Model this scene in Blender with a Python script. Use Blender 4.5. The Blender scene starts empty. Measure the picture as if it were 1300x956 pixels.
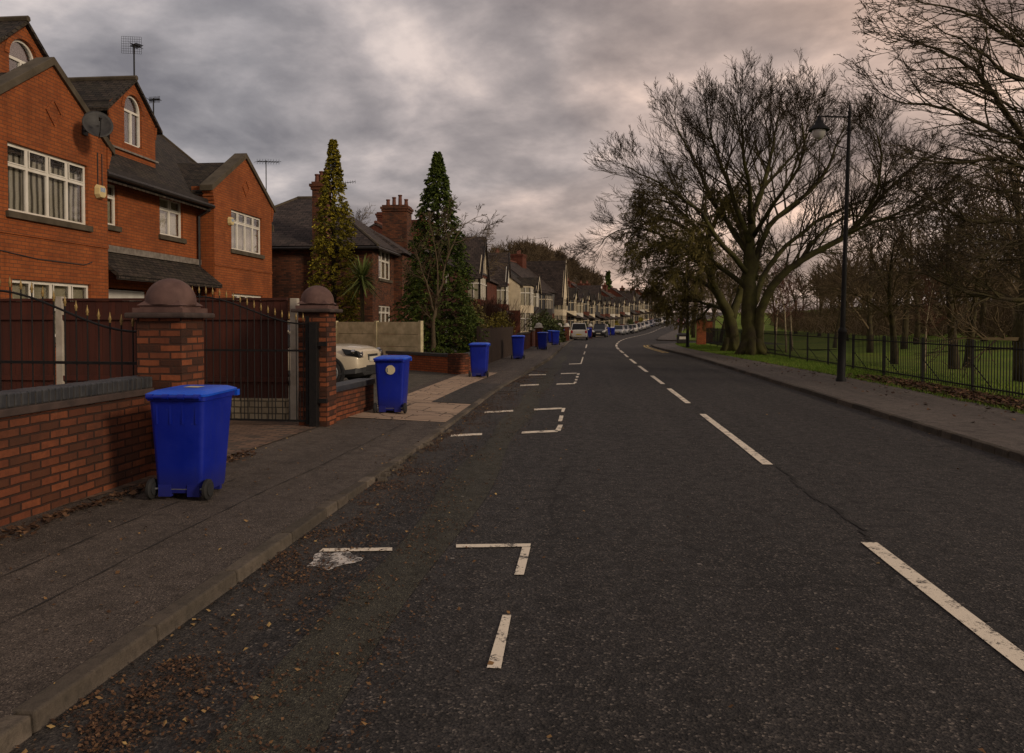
import bpy, math, random
from mathutils import Vector, Matrix, noise
R = random.Random(7)
S = bpy.context.scene
COL = S.collection
PI = math.pi

# ------------------------------------------------------------------ camera
F = 1000.0; HOR = 409.0; EYE = 1.66
YAW = math.atan(92/1000.0); PITCH = math.atan((433-HOR)/F)
cam = bpy.data.cameras.new('camera'); camo = bpy.data.objects.new('camera', cam); COL.objects.link(camo)
cam.sensor_width = 36; cam.sensor_fit = 'HORIZONTAL'; cam.lens = 36*F/1300
cam.shift_y = -45/1300.0
cam.clip_start = .1; cam.clip_end = 3000
camo.location = (0, 0, EYE)
camo.rotation_euler = (PI/2-PITCH, 0, YAW)
S.camera = camo
fw = Vector((-math.sin(YAW)*math.cos(PITCH), math.cos(YAW)*math.cos(PITCH), -math.sin(PITCH)))
rt = Vector((math.cos(YAW), math.sin(YAW), 0))
up = rt.cross(fw)
EY = Vector((0, 0, EYE))
def ray(u, v): return (rt*((u-650)/F) - up*((v-433)/F) + fw)
def lerp_tab(t, y):
    if y <= t[0][0]: return t[0][1]
    for (a, b), (c, d) in zip(t, t[1:]):
        if y <= c: return b+(d-b)*(y-a)/(c-a)
    return t[-1][1]
HT = [(-40, 0), (30, 0), (80, -.12), (120, -.35), (145, -.35), (160, 0), (180, .7), (205, 1.6), (260, 3.6), (330, 5.5), (400, 6.5), (2000, 7)]
_hc = {}
def H5(k):
    if k not in _hc: _hc[k] = sum(lerp_tab(HT, 5*k+d) for d in (-10, -5, 0, 5, 10))/5
    return _hc[k]
def H(y):
    k = math.floor(y/5); t = y/5-k
    return H5(k)*(1-t)+H5(k+1)*t
def G(u, v, dz=0):
    "ground point seen at photo pixel (u, v)"
    d = ray(u, v); t = 1.0
    p = EY
    while t < 400:
        p = EY+d*t
        if p.z <= H(p.y)+dz: return Vector((p.x, p.y, H(p.y)+dz))
        t *= 1.002
    return p
def AX(u, v, x):
    d = ray(u, v); t = x/d.x; p = EY+d*t
    return p
def AY(u, v, y):
    d = ray(u, v); t = y/d.y; return EY+d*t
def AD(u, v, z): return EY+ray(u, v)*z      # point at camera depth z

# ------------------------------------------------------------------ street lines
def smooth_tab(t):
    def f(y):
        w = max(.0, min(12, .12*abs(y)))
        return sum(lerp_tab(t, y+w*k/3) for k in range(-3, 4))/7
    return f
Cx = smooth_tab([(-40, 2.2), (14, 2.12), (34, 2.05), (58, 2.2), (80, 3.7), (108, 6.8), (143, 11.4), (170, 16), (205, 24), (260, 38), (330, 56), (500, 110)])
Lx = smooth_tab([(-40, -2.25), (3, -2.2), (6, -2.17), (12, -2.12), (20, -2.08), (26, -1.8), (34, -1.5), (61, -1.4), (80, -1.3), (100, .9), (120, 3.7), (143, 7.2), (170, 11.8), (205, 19.8), (260, 34), (330, 52), (500, 106)])
_rb = smooth_tab([(-40, 5.2), (25, 5.12), (41, 5.05), (50, 4.6), (60, 4.7), (80, 7.3), (100, 9.2), (143, 14.8), (170, 19.5), (205, 27.5), (260, 41.5), (330, 60), (500, 114)])
def Rx(y):
    b = _rb(y)
    if 58 < y <= 63: b += 4.0*(1-math.sqrt(max(0, 1-((y-58)/5)**2)))
    if 74 <= y < 79: b += 3.0*(1-math.sqrt(max(0, 1-((79-y)/5)**2)))
    return b
LBx = smooth_tab([(-40, -4.5), (6, -4.3), (9, -4.07), (13, -3.88), (26, -3.65), (40, -3.4), (61, -3.4), (80, -3.3), (100, -1.2), (120, 1.6), (143, 5.1), (170, 9.7), (205, 17.7), (260, 32), (330, 50), (500, 104)])
_rbb = smooth_tab([(-40, 7.7), (22, 7.55), (30, 7.15), (38, 6.75), (52, 6.3), (60, 6.8), (80, 9.5), (100, 11.2), (143, 16.8), (170, 21.5), (205, 29.5), (260, 43.5), (330, 62), (500, 116)])
def RBx(y):
    return max(_rbb(y), Rx(y)+1.2)
def kh(y):
    if y < 6.5: return .075
    if y < 9: return .075-.04*(y-6.5)/2.5
    if y < 24: return .035
    if y < 27: return .035+.065*(y-24)/3
    return .1

# ------------------------------------------------------------------ materials
def lin(r, g, b):
    def f(c):
        c /= 255.0
        return c/12.92 if c <= .04045 else ((c+.055)/1.055)**2.4
    return (f(r), f(g), f(b), 1)
def rgba(c): return tuple(c) if len(c) == 4 else tuple(c)+(1,)
class NT:
    def __init__(s, name):
        s.m = bpy.data.materials.new(name); s.m.use_nodes = True
        s.t = s.m.node_tree; s.b = s.t.nodes['Principled BSDF']; s.o = s.t.nodes['Material Output']
    def n(s, typ, **kw):
        x = s.t.nodes.new(typ)
        for k, v in kw.items():
            if k.startswith('i_'):
                key = k[2:].replace('_', ' ')
                x.inputs[key].default_value = v
            else: setattr(x, k, v)
        return x
    def l(s, a, b): s.t.links.new(a, b)
    def ramp(s, fac, stops, interp='LINEAR'):
        r = s.n('ShaderNodeValToRGB'); e = r.color_ramp.elements; r.color_ramp.interpolation = interp
        while len(e) < len(stops): e.new(.5)
        for i, (p, c) in enumerate(stops): e[i].position = p; e[i].color = rgba(c)
        s.l(fac, r.inputs[0]); return r.outputs[0]
    def mix(s, fac, a, b, mode='MIX'):
        m = s.n('ShaderNodeMix', data_type='RGBA', blend_type=mode)
        if isinstance(fac, (int, float)): m.inputs[0].default_value = fac
        else: s.l(fac, m.inputs[0])
        for v, i in ((a, 6), (b, 7)):
            if isinstance(v, (tuple, list)): m.inputs[i].default_value = rgba(v)
            else: s.l(v, m.inputs[i])
        return m.outputs[2]
    def coord(s, kind='Object'):
        return s.n('ShaderNodeTexCoord').outputs[kind]
    def noise(s, vec, scale, detail=4, rough=.6, dist=0):
        x = s.n('ShaderNodeTexNoise'); x.inputs['Scale'].default_value = scale; x.inputs['Detail'].default_value = detail
        x.inputs['Roughness'].default_value = rough; x.inputs['Distortion'].default_value = dist
        s.l(vec, x.inputs['Vector']); return x.outputs['Fac']
    def bump(s, h, strength=.3, dist=.01):
        b = s.n('ShaderNodeBump'); b.inputs['Strength'].default_value = strength; b.inputs['Distance'].default_value = dist
        s.l(h, b.inputs['Height']); s.l(b.outputs[0], s.b.inputs['Normal'])
    def base(s, c):
        if isinstance(c, (tuple, list)): s.b.inputs['Base Color'].default_value = rgba(c)
        else: s.l(c, s.b.inputs['Base Color'])
    def rough(s, r, spec=None):
        if isinstance(r, (int, float)): s.b.inputs['Roughness'].default_value = r
        else: s.l(r, s.b.inputs['Roughness'])
        if spec is not None: s.b.inputs['Specular IOR Level'].default_value = spec

def plain(name, c1, c2=None, scale=4, rough=.7, bump=0, bscale=None, spec=.4, metal=0, coat=0, dist=.005, detail=5, lo=.35, hi=.65):
    t = NT(name); v = t.coord()
    if c2 is None: c2 = tuple(x*.8 for x in c1[:3])
    f = t.noise(v, scale, detail)
    t.base(t.ramp(f, [(lo, c1), (hi, c2)])); t.rough(rough, spec)
    t.b.inputs['Metallic'].default_value = metal
    if coat: t.b.inputs['Coat Weight'].default_value = coat; t.b.inputs['Coat Roughness'].default_value = .08
    if bump: t.bump(t.noise(v, bscale or scale*6, 4), bump, dist)
    return t.m

def brick(name, c1, c2, mortar, var=.5, w=.225, h=.075, ms=.010, bump=.5, dirt=(.02, .015, .012), dirtamt=.45, odd=None, rough=.85, wob=.012):
    t = NT(name); uv = t.coord('UV')
    wn_ = t.n('ShaderNodeTexNoise'); wn_.inputs['Scale'].default_value = 9; wn_.inputs['Detail'].default_value = 3; t.l(uv, wn_.inputs['Vector'])
    wa_ = t.n('ShaderNodeVectorMath', operation='MULTIPLY_ADD'); wa_.inputs[1].default_value = (wob, wob, 0); t.l(wn_.outputs['Color'], wa_.inputs[0]); t.l(uv, wa_.inputs[2]); uv = wa_.outputs[0]
    b = t.n('ShaderNodeTexBrick'); b.offset = .5
    b.inputs['Color1'].default_value = rgba(c1); b.inputs['Color2'].default_value = rgba(c2); b.inputs['Mortar'].default_value = rgba(mortar)
    b.inputs['Scale'].default_value = 1; b.inputs['Mortar Size'].default_value = ms; b.inputs['Mortar Smooth'].default_value = .35
    b.inputs['Bias'].default_value = 0; b.inputs['Brick Width'].default_value = w; b.inputs['Row Height'].default_value = h
    t.l(uv, b.inputs['Vector'])
    col = b.outputs['Color']
    if odd:     # a share of bricks burnt darker or rubbed pale
        b2 = t.n('ShaderNodeTexBrick'); b2.offset = .5
        b2.inputs['Color1'].default_value = (0, 0, 0, 1); b2.inputs['Color2'].default_value = (1, 1, 1, 1); b2.inputs['Mortar'].default_value = (0, 0, 0, 1)
        for k, vv in (('Scale', 1), ('Mortar Size', ms), ('Brick Width', w), ('Row Height', h)): b2.inputs[k].default_value = vv
        mp = t.n('ShaderNodeMapping'); mp.inputs['Location'].default_value = (w*14, h*22, 0); t.l(uv, mp.inputs[0]); t.l(mp.outputs[0], b2.inputs['Vector'])
        col = t.mix(t.ramp(b2.outputs['Color'], [(.62, (0, 0, 0)), (.8, (1, 1, 1))]), col, odd)
        mm = t.n('ShaderNodeMath', operation='MULTIPLY'); mm.inputs[1].default_value = 1
        col = t.mix(b.outputs['Fac'], col, mortar)
    n1 = t.noise(uv, 1.1, 6, .65); n2 = t.noise(uv, 28, 5, .7)
    col = t.mix(t.ramp(n2, [(.3, (0, 0, 0)), (.75, (var, var, var))]), col, tuple(x*.35 for x in c1[:3]))
    d = t.ramp(n1, [(.45, (0, 0, 0)), (.72, (dirtamt, dirtamt, dirtamt))])
    col = t.mix(d, col, dirt)
    mps = t.n('ShaderNodeMapping'); mps.inputs['Scale'].default_value = (2.6, .22, 1); t.l(uv, mps.inputs[0])
    st_ = t.noise(mps.outputs[0], 1.3, 6, .75)
    col = t.mix(t.ramp(st_, [(.5, (0, 0, 0)), (.75, (.6, .6, .6))]), col, tuple(x*.4 for x in c2))
    pl_ = t.noise(uv, 6, 5, .8)
    col = t.mix(t.ramp(pl_, [(.64, (0, 0, 0)), (.8, (.35, .35, .35))]), col, (.42, .30, .20))
    t.base(col); t.rough(rough, .25)
    inv = t.n('ShaderNodeMath', operation='SUBTRACT'); inv.inputs[0].default_value = 1; t.l(b.outputs['Fac'], inv.inputs[1])
    ad = t.n('ShaderNodeMath', operation='MULTIPLY_ADD'); ad.inputs[1].default_value = .3; t.l(n2, ad.inputs[0]); t.l(inv.outputs[0], ad.inputs[2])
    t.bump(ad.outputs[0], bump, .012)
    return t.m

def tiles(name, c1, c2, w=.2, h=.12, moss=None, gap=(.006, .005, .005)):
    t = NT(name); uv = t.coord('UV')
    b = t.n('ShaderNodeTexBrick'); b.offset = .5
    b.inputs['Color1'].default_value = rgba(c1); b.inputs['Color2'].default_value = rgba(c2); b.inputs['Mortar'].default_value = rgba(gap)
    for k, vv in (('Scale', 1), ('Mortar Size', .013), ('Brick Width', w), ('Row Height', h), ('Mortar Smooth', .2)): b.inputs[k].default_value = vv
    t.l(uv, b.inputs['Vector'])
    n = t.noise(uv, 1.5, 6, .7)
    col = t.mix(t.ramp(n, [(.45, (0, 0, 0)), (.7, (.6, .6, .6))]), b.outputs['Color'], moss or (.05, .045, .03))
    t.base(col); t.rough(.85, .2)
    sp = t.n('ShaderNodeSeparateXYZ'); t.l(uv, sp.inputs[0])
    fr = t.n('ShaderNodeMath', operation='FRACT'); dv = t.n('ShaderNodeMath', operation='DIVIDE'); dv.inputs[1].default_value = h
    t.l(sp.outputs[1], dv.inputs[0]); t.l(dv.outputs[0], fr.inputs[0])
    sb = t.n('ShaderNodeMath', operation='SUBTRACT'); sb.inputs[0].default_value = 1; t.l(fr.outputs[0], sb.inputs[1])
    s2 = t.n('ShaderNodeMath', operation='SUBTRACT'); t.l(sb.outputs[0], s2.inputs[0]); t.l(b.outputs['Fac'], s2.inputs[1])
    t.bump(s2.outputs[0], .8, .02)
    return t.m

M = {}
M['brick_orange'] = brick('orange_brick', (.36, .10, .026), (.27, .068, .018), (.10, .05, .028), var=.45, ms=.007, dirtamt=.5, dirt=(.07, .026, .012), bump=.4)
M['brick_dark'] = brick('dark_brick', (.20, .07, .03), (.12, .04, .02), (.06, .04, .028), var=.5, odd=(.055, .025, .016), dirtamt=.5)
M['brick_garden'] = brick('garden_brick', (.25, .075, .03), (.15, .042, .02), (.020, .015, .012), var=.7, ms=.010, odd=(.09, .034, .018), bump=1.0, dirtamt=.75)
M['brick_pier'] = brick('pier_brick', (.30, .088, .034), (.15, .045, .022), (.03, .02, .015), var=.6, ms=.011, odd=(.035, .018, .013), bump=1.0, dirtamt=.6)
M['brick_clean'] = brick('pier_clean_brick', (.42, .12, .04), (.30, .08, .03), (.08, .04, .03), var=.4)
M['brick_red'] = brick('red_brick', (.17, .045, .022), (.11, .03, .016), (.05, .03, .022), var=.5)
M['paver'] = brick('block_paving', (.23, .14, .09), (.16, .10, .07), (.035, .028, .02), w=.2, h=.1, ms=.008, var=.5, bump=.6, odd=(.10, .075, .055))
M['cream_block'] = brick('cream_block', (.45, .37, .24), (.34, .27, .17), (.10, .08, .05), w=.3, h=.1, ms=.012, var=.3)
M['tile_dark'] = tiles('dark_roof_tile', (.020, .016, .013), (.062, .046, .035), moss=(.05, .042, .026))
M['tile_brown'] = tiles('brown_roof_tile', (.035, .028, .024), (.06, .046, .038), moss=(.07, .06, .035))
M['slate'] = tiles('slate', (.028, .022, .020), (.068, .050, .042), w=.3, h=.2, moss=(.07, .05, .042))
M['coping_blue'] = plain('blue_brick', (.020, .022, .026), (.045, .045, .046), 6, .5, .3, 60)
M['coping_stone'] = plain('coping_stone', (.05, .038, .022), (.09, .07, .045), 3, .85, .5, 30)
M['sandstone'] = plain('weathered_sandstone', (.075, .038, .031), (.125, .068, .055), 5, .8, .5, 70)
M['sand_dark'] = plain('dark_stone', (.028, .019, .016), (.065, .042, .034), 5, .85, .5, 60)
M['upvc'] = plain('white_frame', (.72, .68, .60), (.62, .57, .48), 3, .4)
M['upvc_dim'] = plain('cream_paint', (.62, .53, .38), (.48, .40, .28), 3, .5)
M['curtain'] = None
def bin_plastic(name, c):
    t = NT(name); v = t.coord(); oi = t.n('ShaderNodeObjectInfo'); av = t.n('ShaderNodeVectorMath', operation='ADD'); t.l(v, av.inputs[0]); t.l(oi.outputs['Random'], av.inputs[1])
    vv = av.outputs[0]; n = t.noise(vv, 2.2, 5, .7); m_ = t.n('ShaderNodeMapping'); m_.inputs['Scale'].default_value = (9, 9, 1.2); t.l(vv, m_.inputs[0]); st = t.noise(m_.outputs[0], 2, 5, .8); sc_ = t.noise(vv, 45, 4, .8)
    col = t.ramp(n, [(.3, c), (.7, tuple(x*1.25+.004 for x in c))])
    col = t.mix(t.ramp(st, [(.52, (0, 0, 0)), (.8, (.4, .4, .4))]), col, (.022, .030, .085))
    col = t.mix(t.ramp(sc_, [(.62, (0, 0, 0)), (.75, (.35, .35, .35))]), col, (.10, .12, .28))
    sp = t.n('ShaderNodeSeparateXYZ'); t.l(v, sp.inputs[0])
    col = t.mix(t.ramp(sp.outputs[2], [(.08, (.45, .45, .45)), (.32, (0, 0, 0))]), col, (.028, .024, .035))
    t.base(col); t.rough(t.ramp(n, [(.3, (.36, .36, .36)), (.7, (.6, .6, .6))]), .35); t.bump(sc_, .12, .002); return t.m
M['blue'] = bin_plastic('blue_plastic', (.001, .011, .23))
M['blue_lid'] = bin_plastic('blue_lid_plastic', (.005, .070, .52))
M['rubber'] = plain('black_rubber', (.012, .012, .012), (.02, .018, .016), 8, .75)
M['iron'] = plain('black_iron', (.006, .006, .006), (.012, .010, .009), 20, .6, .2, 80, spec=.2)
M['gold'] = plain('gold_paint', (.30, .20, .07), (.20, .13, .04), 20, .45, metal=.4)
M['galv'] = plain('galvanised', (.3, .3, .3), (.2, .2, .2), 10, .5, metal=.6)
M['concrete_post'] = plain('concrete_post', (.42, .37, .30), (.30, .26, .2), 5, .9, .3, 50)
M['panel'] = plain('cream_concrete', (.66, .56, .34), (.40, .34, .19), 3, .9, .5, 20)
M['cream'] = plain('cream_render', (.62, .52, .36), (.46, .38, .26), 2, .85, .3, 60)
M['cream_far'] = plain('pale_render', (.58, .54, .46), (.46, .42, .35), 2, .85)
M['black_paint'] = plain('black_paint', (.014, .012, .012), (.03, .025, .022), 5, .5)
M['pot'] = plain('terracotta', (.15, .05, .028), (.09, .033, .02), 6, .8)
M['white_metal'] = plain('white_door', (.6, .58, .52), (.5, .47, .42), 3, .5)
M['alarm'] = plain('alarm_plastic', (.62, .5, .26), (.52, .40, .18), 3, .5)
M['alarm_blue'] = plain('alarm_label', (.12, .22, .35), (.5, .5, .5), 40, .5)
M['grey_felt'] = plain('lead', (.07, .068, .066), (.12, .11, .10), 5, .6)
M['lead'] = plain('lead_flashing', (.22, .19, .16), (.12, .10, .08), 8, .6)
def timber(name, c1, c2):
    t = NT(name); uv = t.coord('UV')
    mp = t.n('ShaderNodeMapping'); mp.inputs['Scale'].default_value = (14, .9, 1); t.l(uv, mp.inputs[0])
    f = t.noise(mp.outputs[0], 1, 6, .7)
    g = t.noise(uv, 1.2, 4)
    c = t.mix(t.ramp(g, [(.4, (0, 0, 0)), (.7, (.5, .5, .5))]), t.ramp(f, [(.3, c1), (.7, c2)]), tuple(x*.35 for x in c1))
    ge = t.n('ShaderNodeNewGeometry'); c = t.mix(t.ramp(ge.outputs['Random Per Island'], [(0, (0, 0, 0)), (1, (.75, .75, .75))]), c, tuple(x*.4+.004 for x in c1))
    t.base(c); t.rough(.75, .3); t.bump(f, .4, .006); return t.m
M['timber'] = timber('stained_timber', (.095, .022, .010), (.045, .012, .007))
M['timber_old'] = timber('weathered_timber', (.06, .035, .022), (.03, .019, .013))

def curtain():
    t = NT('vertical_blind'); uv = t.coord('UV')
    w = t.n('ShaderNodeTexWave'); w.inputs['Scale'].default_value = 1.9; w.inputs['Distortion'].default_value = 1.2; w.inputs['Detail'].default_value = 1
    t.l(uv, w.inputs['Vector']); t.base(t.ramp(w.outputs['Fac'], [(.1, (.10, .085, .06)), (.7, (.62, .57, .45))])); t.rough(.9)
    return t.m
M['curtain'] = curtain()
M['net'] = plain('net_curtain', (.60, .54, .38), (.42, .38, .25), 2, .9)
M['room'] = plain('dim_room', (.035, .03, .025), (.06, .05, .04), 2, .9)
def glass(name, tint=.90, add=.12):
    t = NT(name); t.t.nodes.remove(t.b)
    tr = t.n('ShaderNodeBsdfTransparent'); tr.inputs[0].default_value = (tint, tint, tint, 1)
    gl = t.n('ShaderNodeBsdfGlossy'); gl.inputs[0].default_value = (.9, .92, .95, 1); gl.inputs['Roughness'].default_value = .03
    lw = t.n('ShaderNodeLayerWeight'); lw.inputs[0].default_value = .5; pw = t.n('ShaderNodeMath', operation='POWER'); pw.inputs[1].default_value = 3.5; t.l(lw.outputs['Facing'], pw.inputs[0])
    ma = t.n('ShaderNodeMath', operation='MULTIPLY_ADD'); ma.inputs[1].default_value = .85; ma.inputs[2].default_value = add; t.l(pw.outputs[0], ma.inputs[0])
    nz = t.noise(t.coord(), 3.5, 2); bp = t.n('ShaderNodeBump'); bp.inputs['Strength'].default_value = .06; bp.inputs['Distance'].default_value = .02
    t.l(nz, bp.inputs['Height']); t.l(bp.outputs[0], gl.inputs['Normal'])
    mx = t.n('ShaderNodeMixShader'); t.l(ma.outputs[0], mx.inputs[0]); t.l(tr.outputs[0], mx.inputs[1]); t.l(gl.outputs[0], mx.inputs[2])
    t.l(mx.outputs[0], t.o.inputs[0]); return t.m
M['glass'] = glass('window_glass')
def solid_glass(name, c, r=.06):
    t = NT(name); t.base(c); t.rough(r, .8); return t.m
M['glass_far'] = solid_glass('dark_glass', (.05, .05, .05), .12)
M['glass_pale'] = solid_glass('netted_glass', (.24, .21, .14), .25)
M['car_glass'] = solid_glass('car_glass', (.010, .010, .010), .12); M['car_glass'].node_tree.nodes['Principled BSDF'].inputs['Specular IOR Level'].default_value = .4
M['lamp_glass'] = solid_glass('lamp_glass', (.5, .48, .44), .25)
M['chrome'] = plain('chrome', (.6, .6, .6), (.5, .5, .5), 5, .18, metal=1)
M['trim'] = plain('black_trim', (.015, .015, .015), (.025, .025, .025), 10, .6)
M['plate_white'] = plain('number_plate', (.55, .52, .42), (.5, .47, .38), 3, .4)
M['plate_yellow'] = plain('rear_number_plate', (.6, .42, .05), (.55, .38, .05), 3, .4)
M['red_light'] = solid_glass('red_lens', (.35, .01, .01), .2)
M['sticker'] = plain('sticker_paper', (.62, .52, .30), (.5, .44, .30), 25, .5)
M['sticker_blue'] = plain('sticker_ink', (.03, .07, .16), (.02, .05, .1), 25, .5)
def paint(name, c): return plain(name, c, tuple(x*.93 for x in c), 2, .35, metal=.15, coat=.6)

def asphalt(name, c1, c2, spk, joints=False, sc=1.0):
    t = NT(name); v = t.coord()
    f1 = t.noise(v, .35*sc, 5, .6); f3 = t.noise(v, 7, 5, .75)
    col = t.ramp(f1, [(.35, c1), (.65, c2)])
    mpv = t.n('ShaderNodeMapping'); mpv.inputs['Scale'].default_value = (1.1, .07, 1); t.l(v, mpv.inputs[0])
    tr = t.noise(mpv.outputs[0], 1.6, 3)
    col = t.mix(t.ramp(tr, [(.42, (0, 0, 0)), (.66, (.5, .5, .5))]), col, tuple(x*1.9 for x in c2))
    vs_ = t.n('ShaderNodeTexVoronoi'); vs_.inputs['Scale'].default_value = 82 if sc < 2 else 125; t.l(v, vs_.inputs['Vector'])
    sx = t.n('ShaderNodeSeparateColor'); t.l(vs_.outputs['Color'], sx.inputs[0])
    col = t.mix(t.ramp(sx.outputs[0], [(.45, (0, 0, 0)), (.80, (.20, .20, .20)), (.93, (.36, .36, .36)), (.97, (1, 1, 1))]), col, tuple(x*1.5 for x in spk))
    col = t.mix(t.ramp(sx.outputs[1], [(.55, (0, 0, 0)), (.9, (.75, .75, .75))]), col, tuple(x*.3 for x in c1))
    col = t.mix(t.ramp(f3, [(.48, (0, 0, 0)), (.72, (.65, .65, .65))]), col, tuple(x*.42 for x in c1))
    vo = t.n('ShaderNodeTexVoronoi'); vo.inputs['Scale'].default_value = 1.7; t.l(v, vo.inputs['Vector'])
    col = t.mix(t.ramp(vo.outputs['Distance'], [(.020, (.8, .8, .8)), (.034, (0, 0, 0))]), col, (.24, .21, .18))
    nv = t.n('ShaderNodeTexNoise'); nv.inputs['Scale'].default_value = 1.6; nv.inputs['Detail'].default_value = 5; t.l(v, nv.inputs['Vector'])
    ad = t.n('ShaderNodeVectorMath', operation='MULTIPLY_ADD'); ad.inputs[1].default_value = (.6, .6, .6); t.l(nv.outputs['Color'], ad.inputs[0]); t.l(v, ad.inputs[2])
    vc = t.n('ShaderNodeTexVoronoi', feature='DISTANCE_TO_EDGE'); vc.inputs['Scale'].default_value = .33; t.l(ad.outputs[0], vc.inputs['Vector'])
    ck = t.ramp(vc.outputs['Distance'], [(.003, (.75, .75, .75)), (.009, (0, 0, 0))])
    gate = t.ramp(t.noise(v, .22, 2), [(.46, (0, 0, 0)), (.54, (1, 1, 1))])
    ck2 = t.mix(1.0, ck, gate if sc < 2 else (0, 0, 0, 1), 'MULTIPLY')
    col = t.mix(ck2, col, (.006, .005, .004))
    t.base(col)
    t.rough(t.ramp(f3, [(.3, (.66, .66, .66)), (.7, (.9, .9, .9))]), .28)
    t.bump(vs_.outputs['Distance'], .7, .008)
    return t.m
M['road'] = asphalt('road_asphalt', (.0175, .0158, .0146), (.026, .023, .021), (.10, .083, .068))
M['pave'] = asphalt('footway_asphalt', (.058, .045, .035), (.078, .061, .048), (.14, .11, .085), sc=3)
M['pave_r'] = asphalt('footway_asphalt_grey', (.075, .062, .052), (.10, .082, .068), (.13, .105, .085), sc=2)
M['patch'] = asphalt('patch_asphalt', (.030, .026, .022), (.042, .035, .03), (.07, .058, .045))
M['drive'] = asphalt('drive_tarmac', (.060, .052, .038), (.09, .075, .055), (.12, .10, .075), sc=6)
M['trench'] = asphalt('mossy_reinstatement', (.030, .028, .020), (.040, .036, .025), (.085, .075, .05), sc=4)
M['trim_dark'] = plain('tar_seam', (.010, .008, .007), (.02, .016, .013), 8, .9)
M['kerb'] = plain('kerb_stone', (.11, .088, .066), (.05, .042, .033), 5, .9, .6, 60)
M['kerb_dark'] = plain('dirty_kerb_stone', (.05, .043, .034), (.08, .068, .052), 5, .9, .6, 60)
M['kerb'] = None
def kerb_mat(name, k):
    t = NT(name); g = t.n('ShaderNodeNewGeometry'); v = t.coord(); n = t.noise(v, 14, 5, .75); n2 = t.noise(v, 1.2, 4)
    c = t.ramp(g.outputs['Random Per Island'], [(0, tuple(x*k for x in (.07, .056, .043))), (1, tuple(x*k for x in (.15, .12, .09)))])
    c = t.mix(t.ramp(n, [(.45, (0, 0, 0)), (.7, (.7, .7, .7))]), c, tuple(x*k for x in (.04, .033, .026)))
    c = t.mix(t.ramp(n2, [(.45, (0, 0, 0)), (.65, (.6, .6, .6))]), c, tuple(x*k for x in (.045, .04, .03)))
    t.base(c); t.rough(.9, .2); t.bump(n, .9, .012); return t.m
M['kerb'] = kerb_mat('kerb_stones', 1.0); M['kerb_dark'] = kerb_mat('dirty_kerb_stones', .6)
def worn_paint(name, c, thr=.36):
    t = NT(name); v = t.coord()
    f = t.noise(v, 60, 4, .75); g = t.noise(v, 7, 3)
    ad = t.n('ShaderNodeMath', operation='ADD'); t.l(f, ad.inputs[0]); t.l(g, ad.inputs[1])
    t.base(t.mix(t.ramp(ad.outputs[0], [(thr*2, (1, 1, 1)), (thr*2+.1, (0, 0, 0))]), c, (.05, .042, .035)))
    t.rough(.7); t.bump(f, .5, .004); return t.m
M['line'] = worn_paint('worn_white_line', (.72, .62, .48), .42)
M['line_y'] = worn_paint('worn_yellow_line', (.50, .33, .08), .40)
M['splash'] = worn_paint('white_splash', (.55, .50, .44), .49)
def slabs():
    t = NT('buff_paving'); v = t.coord('UV')
    b = t.n('ShaderNodeTexBrick'); b.offset = .5
    for k, c in (('Color1', (.40, .28, .19, 1)), ('Color2', (.31, .215, .145, 1)), ('Mortar', (.045, .033, .024, 1))): b.inputs[k].default_value = c
    for k, vv in (('Scale', 1), ('Mortar Size', .012), ('Brick Width', .9), ('Row Height', .6)): b.inputs[k].default_value = vv
    mp = t.n('ShaderNodeMapping'); mp.inputs['Rotation'].default_value = (0, 0, .05); t.l(v, mp.inputs[0]); t.l(mp.outputs[0], b.inputs['Vector'])
    n = t.noise(v, 3, 6, .7)
    c = t.mix(t.ramp(n, [(.4, (0, 0, 0)), (.75, (.6, .6, .6))]), b.outputs['Color'], (.18, .13, .09))
    nv = t.n('ShaderNodeTexNoise'); nv.inputs['Scale'].default_value = 2.5; nv.inputs['Detail'].default_value = 4; t.l(v, nv.inputs['Vector'])
    ad = t.n('ShaderNodeVectorMath', operation='MULTIPLY_ADD'); ad.inputs[1].default_value = (.4, .4, .4); t.l(nv.outputs['Color'], ad.inputs[0]); t.l(v, ad.inputs[2])
    vc = t.n('ShaderNodeTexVoronoi', feature='DISTANCE_TO_EDGE'); vc.inputs['Scale'].default_value = .7; t.l(ad.outputs[0], vc.inputs['Vector'])
    c = t.mix(t.ramp(vc.outputs['Distance'], [(.006, (.8, .8, .8)), (.016, (0, 0, 0))]), c, (.02, .016, .012))
    t.base(c); t.rough(.85, .3); t.bump(b.outputs['Fac'], -.4, .01); return t.m
M['slab'] = slabs()
def grass():
    t = NT('grass'); v = t.coord()
    a = t.noise(v, .12, 5, .6); b = t.noise(v, 18, 4, .8)
    c = t.ramp(a, [(.35, (.11, .17, .018)), (.55, (.17, .23, .03)), (.7, (.24, .22, .04))])
    c = t.mix(t.ramp(b, [(.35, (0, 0, 0)), (.7, (.6, .6, .6))]), c, (.05, .08, .012))
    br = t.noise(v, .45, 6, .8); c = t.mix(t.ramp(br, [(.52, (0, 0, 0)), (.68, (.8, .8, .8))]), c, (.10, .065, .03))
    t.base(c); t.rough(.95, .1); t.bump(b, 1, .05); return t.m
M['grass'] = grass()
M['soil'] = plain('garden_soil', (.05, .038, .02), (.09, .07, .03), 4, .95, .8, 20)
M['hillwood'] = plain('wooded_slope', (.075, .054, .034), (.05, .038, .024), .15, .95)
def island(name, stops, rough=.8, sub=None):
    t = NT(name); g = t.n('ShaderNodeNewGeometry')
    t.base(t.ramp(g.outputs['Random Per Island'], stops)); t.rough(rough, .25)
    return t.m
M['leaf_dead'] = island('dead_leaf', [(0, (.045, .022, .010)), (.4, (.11, .055, .022)), (.75, (.22, .12, .045)), (1, (.38, .25, .09))])
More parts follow.
